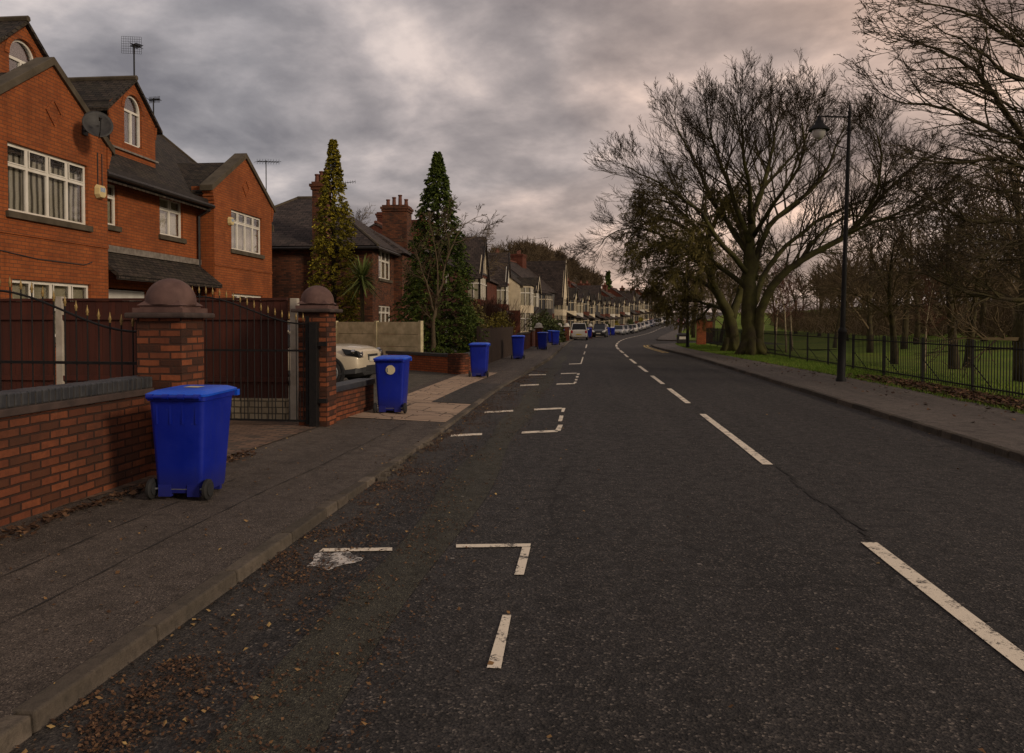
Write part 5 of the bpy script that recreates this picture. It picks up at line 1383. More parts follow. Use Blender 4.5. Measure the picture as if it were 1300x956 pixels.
# --- the big multi-stemmed tree on the verge
def big_tree():
    rng = random.Random(11)
    b = G(955, 451, .1); D0 = (b-EY).dot(fw)
    r = empty('bare_tree', (b.x, b.y, .1), 0, 'huge bare tree with many forking limbs on the verge left of the tall lamp', 'tree')
    o = Vector((b.x, b.y, .1))
    def L(lst): return [AD(u, v, D0+dz)-o for u, v, dz in lst]
    limbs = [([(955, 453, 0), (953, 425, 0), (951, 395, 0), (952, 362, 0), (953, 325, .2), (953, 289, .3), (955, 262, .4)], [.54, .43, .37, .33, .27, .22, .18]),
      ([(955, 262, .4), (970, 215, 1), (979, 175, 1.4), (986, 135, 1.6), (990, 112, 1.8)], [.22, .16, .11, .06, .03]),
      ([(953, 300, .3), (935, 245, -.6), (915, 190, -1.2), (903, 150, -1.5), (897, 120, -1.7)], [.22, .16, .11, .06, .03]),
      ([(962, 448, 0), (964, 405, -.3), (975, 368, -.6), (993, 340, -.8), (1018, 320, -1), (1045, 303, -1), (1075, 284, -1.2), (1100, 255, -1.5), (1135, 214, -1.6), (1178, 178, -2)], [.34, .30, .27, .25, .23, .21, .18, .15, .10, .05]),
      ([(956, 345, 0), (965, 300, .8), (986, 262, 1.4), (1017, 235, 1.8), (1046, 203, 2.2), (1060, 165, 2.5), (1072, 130, 2.6)], [.26, .20, .17, .14, .11, .07, .03]),
      ([(958, 380, 0), (975, 330, 1.5), (1010, 290, 2.5), (1045, 262, 3.2), (1090, 240, 3.6), (1130, 230, 4)], [.22, .18, .14, .11, .07, .03]),
      ([(953, 318, .2), (925, 270, 1.0), (903, 235, 1.6), (885, 190, 2), (868, 155, 2.3), (852, 118, 2.6)], [.22, .17, .13, .09, .06, .03]),
      ([(953, 340, .2), (918, 300, -1.2), (890, 255, -2.0), (858, 228, -2.6), (825, 205, -3), (795, 190, -3.2)], [.20, .16, .12, .09, .05, .03]),
      ([(951, 360, .2), (915, 330, 1.4), (880, 300, 2.2), (845, 288, 2.8), (810, 275, 3), (775, 285, 3.2), (762, 300, 3.2)], [.20, .15, .12, .09, .06, .04, .02]),
      ([(955, 270, .4), (950, 220, -1.6), (945, 175, -2.4), (942, 135, -2.8), (940, 105, -3)], [.18, .13, .09, .05, .02]),
      ([(955, 280, .4), (962, 230, 2.8), (1005, 180, 4.2), (1028, 140, 4.8), (1040, 110, 5)], [.16, .12, .08, .05, .02]),
      ([(955, 290, .4), (985, 240, -2.8), (1015, 190, -4), (1020, 150, -4.5), (1015, 115, -4.5)], [.16, .12, .08, .05, .02]),
      ([(1018, 320, -1), (1040, 285, .5), (1075, 262, 1.4), (1110, 262, 2), (1150, 260, 2.5)], [.15, .11, .08, .05, .02]),
      ([(1100, 255, -1.5), (1115, 215, -2.5), (1120, 175, -3.2), (1110, 140, -3.6)], [.10, .08, .05, .02]),
      ([(1075, 284, -1.2), (1120, 262, -2.6), (1165, 245, -3.4), (1195, 250, -3.8)], [.10, .08, .05, .02])]
    segs = [[], [], [], [], []]; trunk = MB()
    P = dict(kids=[6, 5, 4], ratio=.62, rmin=.006, jit=.075, ang=(.28, .68), bend=Vector((0, 0, .07)))
    for i, (pl, rs) in enumerate(limbs):
        if i: rs = [q*.74 for q in rs]
        pts, rr = smooth_path(L(pl), rs, 3, rng, .03); trunk.tube(pts, rr, 10)
        if i == 0: limb_children(rng, segs, pts, rr, P, 6, 3.0, 3, t0=.55); continue
        limb_children(rng, segs, pts, rr, P, 20 if i != 3 else 30, 3.7, 3, Vector((0, 0, .25)) if i not in (8,) else Vector((-.3, 0, -.1)), t0=.2 if i != 3 else .35)
    # root flare
    for k in range(7):
        a = 2*PI*k/7; trunk.tube([(math.cos(a)*.3, math.sin(a)*.3, .8), (math.cos(a)*.5, math.sin(a)*.5, .25), (math.cos(a)*.85, math.sin(a)*.85, -.1)], [.18, .2, .1], 7)
    trunk.build('trunk', M['bark_moss'], r, smooth=True)
    crown = segs[0]+segs[1]
    c = segmesh('branches', crown, M['bark'], r, 4); t = segmesh('twigs', segs[2]+segs[3]+segs[4], M['twig'], r, 3)
    print('big tree segs', sum(map(len, segs)))
big_tree()
bpy.data.objects['bare_tree'].scale = (1, 1, .92)
def olive_tree():
    rng = random.Random(5)
    b = G(928, 447, .1); D0 = (b-EY).dot(fw)+.8; b = AD(928, 447, D0)
    r = empty('bare_tree', (b.x, b.y, .1), 0, 'olive-green drooping tree with ivy and hanging twigs, left stem of the verge group', 'tree'); o = Vector((b.x, b.y, .1))
    def L(lst): return [AD(u, v, D0+dz)-o for u, v, dz in lst]
    limbs = [([(928, 448, 0), (930, 425, 0), (926, 400, 0), (917, 385, 0), (907, 366, 0), (902, 335, 0), (900, 305, 0), (895, 270, 0)], [.42, .36, .30, .26, .22, .18, .14, .08]),
      ([(930, 405, 0), (938, 375, .8), (946, 350, 1.2), (945, 310, 1.6), (935, 280, 2)], [.26, .2, .16, .12, .06]),
      ([(907, 366, 0), (890, 335, -1.5), (862, 312, -2.6), (835, 310, -3.4), (815, 325, -4)], [.18, .14, .10, .07, .03]),
      ([(902, 335, 0), (880, 300, 1), (850, 280, 2), (820, 282, 2.6), (800, 300, 3)], [.16, .13, .10, .07, .03]),
      ([(902, 345, 0), (885, 330, -3), (880, 318, -4.5), (880, 318, -6)], [.16, .12, .08, .03]),
      ([(900, 310, 0), (870, 275, 0), (845, 255, 0), (820, 255, 0)], [.13, .1, .06, .03]),
      ([(907, 366, 0), (880, 352, 2), (850, 345, 3), (825, 360, 3.5)], [.13, .1, .06, .03]),
      ([(900, 300, 0), (915, 265, -2), (925, 250, -3.5)], [.12, .08, .03]),
      ([(926, 400, 0), (905, 388, 3), (875, 380, 5), (845, 385, 6)], [.12, .1, .06, .03])]
    segs = [[], [], [], []]; trunk = MB(); P = dict(kids=[8, 6, 6], ratio=.55, rmin=.009, jit=.2, ang=(.4, 1.1), bend=Vector((0, 0, -.16)))
    for i, (pl, rs) in enumerate(limbs):
        pts, rr = smooth_path(L(pl), rs, 3, rng, .03); trunk.tube(pts, rr, 9)
        if i == 0: limb_children(rng, segs, pts, rr, P, 10, 2.4, 3, Vector((0, 0, .1)), t0=.62)
        else: limb_children(rng, segs, pts, rr, P, 18, 3.0, 3, Vector((0, 0, .05)), t0=.2)
    for k in range(5):
        a = 2*PI*k/5; trunk.tube([(math.cos(a)*.2, math.sin(a)*.2, .7), (math.cos(a)*.35, math.sin(a)*.35, .2), (math.cos(a)*.65, math.sin(a)*.65, -.1)], [.15, .16, .08], 7)
    trunk.build('trunk', M['bark_moss'], r, smooth=True)
    segmesh('branches', segs[0]+segs[1], M['bark_moss'], r, 4); segmesh('twigs', segs[2]+segs[3], M['twig_olive'], r, 3)
    pts = []
    tw = segs[2]+segs[3]
    for _ in range(2200):
        s = rng.choice(tw); p = s[0].lerp(s[1], rng.random())
        if noise.noise((p+o)*.55) > -.05: pts.append(p+rvec(rng)*.06)
    leafcards('ivy', pts, M['fol_olive'], r, (.06, .13), rng, droop=.5)
olive_tree()
def right_tree():
    rng = random.Random(21)
    b = Vector((15.2, 21.5, -.6)); D0 = (b-EY).dot(fw)
    r = empty('bare_tree', b, 0, 'near bare tree in the park whose long branches reach in from the right', 'tree'); o = b
    def L(lst): return [AD(u, v, D0+dz)-o for u, v, dz in lst]
    T = [(1520, 500, 0), (1515, 440, 0), (1505, 380, 0), (1500, 320, 0), (1490, 230, 0), (1480, 130, 0), (1470, 20, 0), (1465, -80, 0)]
    limbs = [(T, [.5, .45, .42, .38, .33, .26, .18, .08]),
      ([(1500, 320, 0), (1420, 300, .3), (1360, 262, .6), (1300, 192, .8), (1262, 167, 1), (1219, 145, 1), (1177, 133, 1), (1141, 130, 1), (1110, 112, 1)], [.2, .17, .14, .11, .085, .07, .055, .035, .015]),
      ([(1490, 260, 0), (1400, 240, -.6), (1330, 200, -.8), (1300, 172, -1), (1269, 132, -1), (1248, 103, -1), (1230, 84, -1.2), (1191, 64, -1.2), (1160, 54, -1.2), (1120, 52, -1.2)], [.2, .17, .13, .11, .10, .085, .07, .05, .035, .015]),
      ([(1500, 340, 0), (1400, 270, -1), (1300, 212, -1), (1248, 203, -1.2), (1198, 206, -1.2), (1165, 200, -1.5)], [.16, .12, .09, .07, .05, .02]),
      ([(1503, 360, 0), (1400, 295, .8), (1300, 279, 1), (1233, 281, 1), (1200, 262, 1), (1160, 245, 1)], [.17, .13, .09, .08, .05, .02]),
      ([(1505, 400, 0), (1400, 385, -.6), (1300, 380, -1), (1260, 377, -1), (1217, 368, -1), (1180, 350, -1), (1140, 345, -1)], [.16, .12, .09, .075, .06, .035, .015]),
      ([(1480, 150, 0), (1400, 95, 0), (1340, 70, 0), (1290, 52, 0), (1245, 25, 0), (1190, 8, 0), (1160, 0, 0)], [.17, .12, .1, .08, .06, .035, .015]),
      ([(1470, 60, 0), (1380, 20, .6), (1310, -10, 1), (1240, -40, 1)], [.13, .1, .06, .02]),
      ([(1500, 330, 0), (1420, 330, 1.6), (1340, 320, 2.2), (1270, 330, 2.6), (1220, 322, 3)], [.15, .11, .08, .05, .02]),
      ([(1490, 240, 0), (1410, 190, 2), (1340, 150, 2.6), (1290, 140, 3), (1240, 110, 3.3), (1200, 105, 3.5)], [.15, .11, .08, .06, .04, .015]),
      ([(1490, 200, 0), (1420, 140, -2), (1350, 110, -2.6), (1290, 100, -3), (1235, 60, -3), (1190, 35, -3)], [.15, .11, .08, .06, .04, .015]),
      ([(1500, 350, 0), (1420, 320, -2), (1350, 300, -3), (1290, 310, -3.2), (1230, 300, -3.4)], [.13, .1, .07, .05, .02]),
      ([(1495, 280, 0), (1400, 270, 2.6), (1330, 250, 3.4), (1260, 240, 4), (1200, 225, 4)], [.13, .1, .07, .05, .02])]
    segs = [[], [], [], []]; trunk = MB(); P = dict(kids=[5, 4, 2], ratio=.54, rmin=.0055, jit=.10, ang=(.3, .8), bend=Vector((-.05, 0, .03)))
    for i, (pl, rs) in enumerate(limbs):
        if i: rs = [q*.62 for q in rs]
        pts, rr = smooth_path(L(pl), rs, 3, rng, .02); trunk.tube(pts, rr, 8)
        if i: limb_children(rng, segs, pts, rr, P, 23, 2.4, 3, Vector((-.35, 0, .12)), t0=.12)
        else: limb_children(rng, segs, pts, rr, P, 10, 3.5, 2, Vector((.6, .3, .4)), t0=.3)
    trunk.build('trunk', M['bark'], r, smooth=True)
    segmesh('branches', segs[0]+segs[1], M['bark'], r, 4); segmesh('twigs', segs[2]+segs[3], M['twig'], r, 3)
right_tree()

# --- generic bare trees, three prototypes, copied
def gen_tree(seed, h, spread, kids, rmin, bark='bark', tw='twig_brown', trunk_r=.28, t_first=.25, nl=13, upb=.12, lv=2, label=None):
    rng = random.Random(seed); r = empty('bare_tree'); segs = [[], [], [], []]; tr = MB()
    pts = [Vector((0, 0, -.3))]; d = Vector((rng.uniform(-.06, .06), rng.uniform(-.06, .06), 1))
    n = 8
    for i in range(n): d = (d+rvec(rng)*.06).normalized(); d.z = max(d.z, .8); pts.append(pts[-1]+d*(h*.8/n))
    rs = [trunk_r*(1-.85*i/n) for i in range(n+1)]; tr.tube(pts, rs, 8)
    P = dict(kids=kids, ratio=.55, rmin=rmin, jit=.15, ang=(.4, .95), bend=Vector((0, 0, upb)))
    for i in range(nl):
        t = t_first+(1-t_first)*(i+rng.random()*.6)/nl; k = min(n-1, int(t*n)); q = pts[k].lerp(pts[k+1], t*n-k)
        a = i*2.4+rng.uniform(-.4, .4); el = rng.uniform(.25, .9)+t*.5
        dd = Vector((math.cos(a)*math.cos(el), math.sin(a)*math.cos(el), math.sin(el)))
        branch(rng, segs, q, dd, spread*(1.1-.55*t)*rng.uniform(.8, 1.15), trunk_r*.35*(1-.5*t), 0, P, lv)
    tr.build('trunk', M[bark], r, smooth=True)
    segmesh('crown', sum(segs, []), M[tw], r, 3)
    return r
pA = gen_tree(1, 12, 5.2, [8, 7, 0], .017, trunk_r=.30)
pB = gen_tree(2, 14, 5.6, [8, 8, 0], .017, trunk_r=.34, t_first=.2)
pC = gen_tree(3, 10, 5.5, [8, 8, 0], .016, trunk_r=.24, t_first=.22, upb=.02)
pD = gen_tree(4, 9, 2.6, [7, 5, 0], .012, bark='bark_pale', tw='twig_red', trunk_r=.10, t_first=.3, nl=14)
usedp = set()
def plant(p, x, y, s, rz, lab, z=None, cat='tree', group=None):
    o = p if p.name not in usedp else copy_tree(p)
    usedp.add(p.name)
    o.location = (x, y, (H(y)+.0) if z is None else z); o.rotation_euler = (0, 0, rz); o.scale = (s, s, s*R.uniform(.92, 1.08))
    tag(o, lab, cat, group); return o
# park trees: pixel column of the trunk, depth
prk = [(1105, 62, 'A', .95, 'dark bare park tree just right of the tall lamp'), (1136, 44, 'C', .95, 'bare park tree behind the third railing post right of the lamp'), (1163, 75, 'B', .85, 'bare park tree deep behind the pale thin trunk'),
  (1212, 40, 'A', .9, 'first of the two close dark trunks in the park'), (1228, 43, 'C', 1.0, 'second of the two close dark trunks in the park'), (1297, 30, 'B', .85, 'dark bare park tree at the right edge beyond the railings'),
  (1148, 66, 'A', 1.0, 'bare park tree over the far end of the path'), (1250, 70, 'B', .95, 'distant bare park tree behind the two close trunks'), (1183, 90, 'B', 1.0, 'far bare park tree between the pale trunk and the close pair'),
  (1290, 62, 'C', 1.1, 'distant bare park tree toward the right edge'), (1075, 95, 'B', .9, 'far bare park tree behind the tall lamp'), (1040, 120, 'A', 1.0, 'far bare tree left of the tall lamp beyond the bright grass'),
  (1130, 110, 'A', 1.1, 'far bare park tree at the back right of the lamp'), (1225, 105, 'A', 1.1, 'far bare park tree in the back row on the right'), (1010, 140, 'B', 1.0, 'far bare tree beyond the birch trunks'),
  (985, 150, 'A', 1.1, 'far bare tree behind the trunk of the huge tree'), (1280, 100, 'B', 1.0, 'far bare tree in the back row at the right edge'), (1060, 78, 'C', .9, 'low bare park tree just left of the tall lamp')]
for u, z, k, s, lab in prk:
    p = AD(u, 409, z); x, y = p.x, p.y
    sw = min(1, max(0, (x-RBx(y)-8))/60)*max(0, min(1, (y-60)/120))*3.2-math.exp(-((x-RBx(y)-14)/9)**2)
    plant({'A': pA, 'B': pB, 'C': pC}[k], x, y, s, R.uniform(0, 6), lab, H(y)+.1+sw, group='bare trees in the park')
birch = [(868+100, 58, 'left birch behind the trunk of the huge tree'), (984, 60, 'birch with a forked pale stem beyond the railings'), (998, 58, 'middle pale birch beyond the railings'), (1006, 62, 'right birch of the pale group beyond the railings'), (1175, 34, 'pale thin trunk standing alone in the park lawn')]
for u, z, lab in birch:
    p = AD(u, 409, z); plant(pD, p.x, p.y, .85 if z > 40 else .55, R.uniform(0, 6), lab, H(p.y)-.3, group='pale-stemmed young trees in the park')
# trees along the right side of the bending road
side = [(862, 76, 'C', .8, 'dark tree with a thick trunk at the far corner of the side road'), (880, 88, 'A', .85, 'bare tree above the litter bin beyond the junction'), (900, 80, 'C', .95, 'bare tree behind the orange brick piers'), (905, 110, 'B', .85, 'taller bare tree behind the junction'),
  (878, 125, 'A', .9, 'bare roadside tree well past the junction'), (890, 150, 'B', .95, 'bare roadside tree near the red car'), (872, 215, 'A', 1.0, 'last bare roadside tree where the road disappears'), (925, 130, 'C', 1.1, 'bare tree behind the left stem of the verge group'), (945, 100, 'A', .9, 'bare tree hidden behind the huge trunk'), (915, 70, 'C', .8, 'low bare tree left of the two verge stems')]
for u, z, k, s, lab in side:
    p = AD(u, 409, z); plant({'A': pA, 'B': pB, 'C': pC}[k], p.x, p.y, s, R.uniform(0, 6), lab, H(p.y), group='bare trees past the junction')
# trees behind the houses
for u, v, z, k, s, lab in ((672, 318, 150, 'C', 1.0, 'round bare tree above the dark roofs'), (645, 318, 120, 'A', .9, 'bare tree above the chimney pots of the red brick house'), (690, 330, 180, 'C', 1.2, 'bare tree above the tall pointed cream gable'), (706, 335, 200, 'C', 1.2, 'bare tree on the slope right of the pointed gable'), (632, 316, 110, 'C', .8, 'small bare tree left of the round one behind the roofs'),
    (600, 300, 64, 'C', .75, 'bare tree with thin spread twigs behind the timbered gable'), (455, 275, 62, 'C', .62, 'bare twiggy tree behind the hipped slate roof')):
    p = AD(u, v, z); h = {'A': 12, 'B': 14, 'C': 10}[k]*s; plant({'A': pA, 'B': pB, 'C': pC}[k], p.x, p.y, s, R.uniform(0, 6), lab, p.z-h*.95, group='bare trees behind the houses')
for u, z, lab in ((772, 330, 'dark pointed conifer at the end of the wooded hill'),):
    p = AD(u, 365, z); r = empty('far_conifer', (p.x, p.y, p.z-10), 0, lab, 'tree'); rng = random.Random(3)
    pts = []
    for _ in range(900):
        t = rng.random(); a = rng.uniform(0, 6.28); rr = (1-t)*3.2*rng.random()**.5; pts.append(Vector((rr*math.cos(a), rr*math.sin(a), 1.5+t*15)))
    leafcards('crown', pts, M['fol_green'], r, (.8, 1.5), rng, droop=.3); m = MB(); m.tube([(0, 0, -2), (0, 0, 15)], [.4, .05], 6); m.build('trunk', M['bark'], r)
# far wood on the hill: one mass nobody could count
def far_wood():
    rng = random.Random(9); segs = []
    def one(x, y, z, h):
        segs.append((Vector((x, y, z-1)), Vector((x, y, z+h*.6)), .3, .12))
        for i in range(16):
            a = rng.uniform(0, 6.28); el = rng.uniform(.5, 1.4); p = Vector((x, y, z+h*rng.uniform(.2, .6))); d = Vector((math.cos(a)*math.cos(el), math.sin(a)*math.cos(el), math.sin(el))); L = h*rng.uniform(.25, .45); q = p+d*L; segs.append((p, q, .14, .08))
            for j in range(5):
                dd = (d+rvec(rng)*.5).normalized(); s = p.lerp(q, rng.uniform(.3, 1)); segs.append((s, s+dd*L*.6, .10, .07))
    for _ in range(900):
        y = rng.uniform(345, 480); x = rng.uniform(-170, 8)
        one(x, y, H(y)-1.2+hillz(x, y)*min(1, (y-300)/60), rng.uniform(7, 12))
    for _ in range(330):       # beyond the park
        y = rng.uniform(140, 260); x = rng.uniform(Cx(y)+30, 330)
        one(x, y, H(y)+2+min(10, max(0, x-RBx(y)-100)*.05), rng.uniform(8, 15))
    o = segmesh('far_wood', segs, M['twig_brown'], None, 3); tag(o, 'distant brown leafless wood covering the hill and the back of the park', 'wood', kind='stuff')
far_wood()
def undergrowth():
    rng = random.Random(14); segs = []
    for _ in range(3200):
        y = rng.uniform(58, 190); x = rng.uniform(RBx(y)+(26 if y < 80 else 18), RBx(y)+130)
        b = Vector((x, y, H(y)+.3+min(1, max(0, (x-RBx(y)-8)/60))*max(0, min(1, (y-60)/120))*3.2))
        for j in range(14):
            d = Vector((rng.gauss(0, .5), rng.gauss(0, .5), 1)).normalized(); L = rng.uniform(1.2, 4.2); q = b+d*L*.5; e = q+(d+rvec(rng)*.25).normalized()*L*.5; b2 = b+Vector((rng.gauss(0, .8), rng.gauss(0, .8), 0)); segs.append((b2, q, .035, .03)); segs.append((q, e, .03, .022))
    o = segmesh('undergrowth', segs, M['twig_brown'], None, 3); tag(o, 'brown leafless scrub filling the space under the park trees', 'scrub', kind='stuff')
undergrowth()

# --- conifers
def conifer(p, h, prof, n, mat, lab, seed, size=(.09, .2)):
    rng = random.Random(seed); r = empty('conifer_tree', p, 0, lab, 'tree'); vs = []; fs = []; k = 0
    def rad(t):
        for (a, b), (c, d) in zip(prof, prof[1:]):
            if t <= c: return b+(d-b)*(t-a)/(c-a)
        return prof[-1][1]
    while k < n:
        t = rng.random()**1.25; a = rng.uniform(0, 2*PI); R0 = rad(t)
        lob = 1+.38*noise.noise(Vector((math.cos(a)*1.6, math.sin(a)*1.6, t*h*.9+seed)))+.26*noise.noise(Vector((math.cos(a)*4, math.sin(a)*4, t*h*2.6)))
        rr = R0*lob*(1-.4*rng.random()**2)*rng.choice((1, 1, 1, 1.12)); z = t*h
        o = Vector((math.cos(a), math.sin(a), rng.uniform(.1, .9))).normalized(); tan = Vector((-math.sin(a), math.cos(a), 0))
        c = Vector((rr*.8*math.cos(a), rr*.8*math.sin(a), z)); L = (.09+.38*R0)*rng.uniform(.6, 1.2); dr = rng.uniform(.2, .9)
        for q in range(26):     # one flat spray: leaflets either side of a drooping stem
            f = rng.random(); p = c+o*L*f-Z*dr*L*f*f+tan*rng.gauss(0, .10)*L*(1.2-f)
            d = (o*.6+tan*rng.uniform(-1, 1)+Z*(rng.uniform(-.7, .3)-dr*f)).normalized(); s = rng.uniform(*size)*.55; w = d.cross(rvec(rng)).normalized()*s*.3
            nn = len(vs); vs += [p[:], (p+d*s*.55+w)[:], (p+d*s)[:], (p+d*s*.5-w)[:]]; fs.append((nn, nn+1, nn+2, nn+3)); k += 1
    m = MB(); m.v = vs; m.f = fs; m.mi = [0]*len(fs); m.build('foliage', M[mat], r, uv=False)
    m = MB(); m.tube([(0, 0, -.4), (0, 0, h*.5), (0, 0, h*.93)], [.14, .09, .02], 8); m.build('trunk', M['bark'], r)
    # inner branches
    segs = []
    for _ in range(260):
        t = rng.random()*.9; a = rng.uniform(0, 6.28); segs.append((Vector((0, 0, t*h)), Vector((rad(t)*.85*math.cos(a), rad(t)*.85*math.sin(a), t*h+.25)), .02, .008))
    segmesh('branches', segs, M['bark'], r, 3); return r
z1 = 31.5; c1 = AD(424, 409, z1); hz = AD(427, 179, z1).z
conifer((c1.x, c1.y, .1), hz-.1, [(0, .85), (.1, .95), (.3, .9), (.55, .68), (.75, .42), (.9, .17), (1, .03)], 46000, 'fol_gold', 'tall golden-green conifer in front of the hipped house', 4)
z2 = 28.6; c2 = AD(556, 409, z2); hz = AD(557, 195, z2).z
conifer((c2.x, c2.y, .3), hz-.3, [(0, 1.15), (.06, 1.38), (.22, 1.32), (.42, 1.0), (.65, .68), (.82, .38), (.93, .15), (1, .02)], 60000, 'fol_green', 'broad green conifer standing in the raised bed by the low brick wall', 8)
# small bare tree in front of the green conifer
def small_tree():
    rng = random.Random(33); zt = 27.2; b = AD(549, 445, zt); r = empty('bare_tree', b, 0, 'small leafless tree with pale brown stems right in front of the green conifer', 'tree')
    o = b; L = lambda l: [AD(u, v, zt+dz)-o for u, v, dz in l]
    limbs = [([(549, 447, 0), (551, 430, 0), (550, 412, 0), (553, 392, 0), (554, 378, 0)], [.13, .10, .09, .075, .06]), ([(550, 395, 0), (545, 372, 0), (538, 350, -.2), (530, 325, -.3), (524, 305, -.4)], [.055, .045, .035, .02, .008]),
      ([(554, 378, 0), (562, 360, 0), (566, 335, .1), (575, 310, .2), (590, 285, .3), (608, 275, .4)], [.06, .045, .035, .03, .02, .008]), ([(554, 380, 0), (556, 350, -.2), (553, 320, -.4), (548, 295, -.5), (545, 280, -.5)], [.045, .035, .025, .015, .006]),
      ([(566, 335, .1), (570, 310, -.3), (566, 285, -.5), (570, 262, -.5)], [.03, .02, .015, .006]), ([(575, 310, .2), (590, 305, .2), (603, 300, .5), (615, 290, .6), (626, 285, .6)], [.025, .02, .015, .01, .005]), ([(554, 378, 0), (541, 360, .2), (528, 348, .4), (518, 340, .6)], [.035, .025, .015, .006])]
    segs = [[], [], [], []]; tr = MB(); P = dict(kids=[5, 4, 0], ratio=.55, rmin=.006, jit=.14, ang=(.3, .8), bend=Vector((.03, 0, .03)))
    for pl, rs in limbs:
        rs = [q*.75 for q in rs]; pts, rr = smooth_path(L(pl), rs, 3, rng, .015); tr.tube(pts, rr, 8); limb_children(rng, segs, pts, rr, P, 8, 1.0, 2, t0=.35)
    tr.build('trunk', M['bark_small'], r, smooth=True); segmesh('twigs', sum(segs, []), M['bark_small'], r, 3)
small_tree()
def palm():
    z = 29.3; b = AD(460, 436, z); r = empty('cordyline_palm', (b.x, b.y, .45), 0, 'spiky cordyline palm with a thin trunk in front of the cream fence', 'palm'); rng = random.Random(6)
    hd = AD(459, 352, z)-Vector((b.x, b.y, .45)); m = MB(); m.tube([(0, 0, -.1), (.02, 0, 1), (.0, 0, 2), hd*.98], [.09, .075, .07, .08], 10); m.build('trunk', M['bark'], r, smooth=True)
    m = MB()
    for i in range(210):
        a = rng.uniform(0, 6.28); el = rng.uniform(-.75, 1.35); L = rng.uniform(.7, 1.05); d = Vector((math.cos(a)*math.cos(el), math.sin(a)*math.cos(el), math.sin(el))); s = d.cross(Z).normalized()*.034; p = hd+Vector((0, 0, rng.uniform(-.18, .1)))
        vs = []; 
        for k in range(5):
            t = k/4; q = p+d*L*t-Z*.22*t*t*L*(1 if el < .8 else .3); w = s*(1-.9*t**2)*(1 if k else .6); vs += [q-w, q+w]
        m.add(vs, [(2*k, 2*k+1, 2*k+3, 2*k+2) for k in range(4)])
    m.build('leaves', M['fol_palm'], r, uv=False)
palm()
def bush(p, rx, ry, h, n, mat, lab, seed, size=(.07, .15), name='shrub', cat='shrub', box=False, twigs=True, group=None):
    rng = random.Random(seed); r = empty(name, p, 0, lab, cat, group); pts = []
    while len(pts) < n:
        u, v, w = rng.uniform(-1, 1), rng.uniform(-1, 1), rng.uniform(0, 1)
        if box: e = max(abs(u), abs(v), w)
        else: e = math.sqrt(u*u+v*v+(w*1.05)**2)
        nz = 1+.25*noise.noise(Vector((u*2, v*2, w*2+seed)))
        if e < nz and e > .45*nz: pts.append(Vector((u*rx, v*ry, w*h+.05)))
    leafcards('foliage', pts, M[mat], r, size, rng, droop=.1)
    segs = []
    for _ in range(60):
        a = Vector((rng.uniform(-.4, .4)*rx, rng.uniform(-.4, .4)*ry, 0)); segs.append((a, Vector((rng.uniform(-1, 1)*rx*.9, rng.uniform(-1, 1)*ry*.9, h*rng.uniform(.6, 1.0))), .02, .008))
    segmesh('stems', segs, M['bark'], r, 3); return r
# hedges and shrubs in the front gardens
hg = 'front garden hedges and shrubs'
bush((-4.9, 46, .05), .9, 2.6, 2.3, 2600, 'fol_yellow', 'yellowish shrub above the dark board fence near the fourth bin', 1, name='shrub', group=hg, size=(.06, .13))
bush((-5.6, 40, .05), .8, 1.5, 2.9, 1400, 'fol_olive', 'olive shrub left of the yellowish one', 12, group=hg)
p = AY(712, 410, 73)
for i, (u, y, rx, ry, h, mt, lab) in enumerate(((700, 66, 1.2, 2.6, 1.9, 'fol_hedge', 'dark hedge behind the two close bins'), (722, 78, 1.6, 3.0, 3.0, 'fol_hedge', 'big dark hedge behind the white parked car'), (738, 86, 1.5, 3, 3.2, 'fol_hedge', 'round-topped dark hedge above the white car roof'),
    (752, 97, 1.4, 3, 2.2, 'fol_hedge', 'dark hedge behind the black parked car'), (764, 108, 1.3, 4, 1.9, 'fol_hedge', 'dark clipped hedge above the two far bins'), (788, 122, 1.0, 2.0, 2.0, 'fol_yellow', 'yellow shrub above the third parked car'), (776, 118, 1.2, 3, 1.9, 'fol_hedge', 'dark hedge left of the yellow shrub'),
    (800, 145, 1.2, 4, 2.0, 'fol_hedge', 'dark hedge above the fourth and fifth parked cars'), (815, 158, 1.1, 2.4, 1.9, 'fol_yellow', 'yellow-green shrub halfway along the terrace'), (828, 178, 1.1, 4, 1.9, 'fol_hedge', 'dark hedge toward the far end of the terrace'), (838, 192, 1.1, 2.4, 1.9, 'fol_yellow', 'far yellow-green shrub near the end of the terrace'))):
    x = LBx(y)-rx-.5 if u > 710 else AY(u, 415, y).x
    bush((x, y, H(y)), rx, ry, h, 3200, mt, lab, 40+i, size=(.10, .22), group=hg)
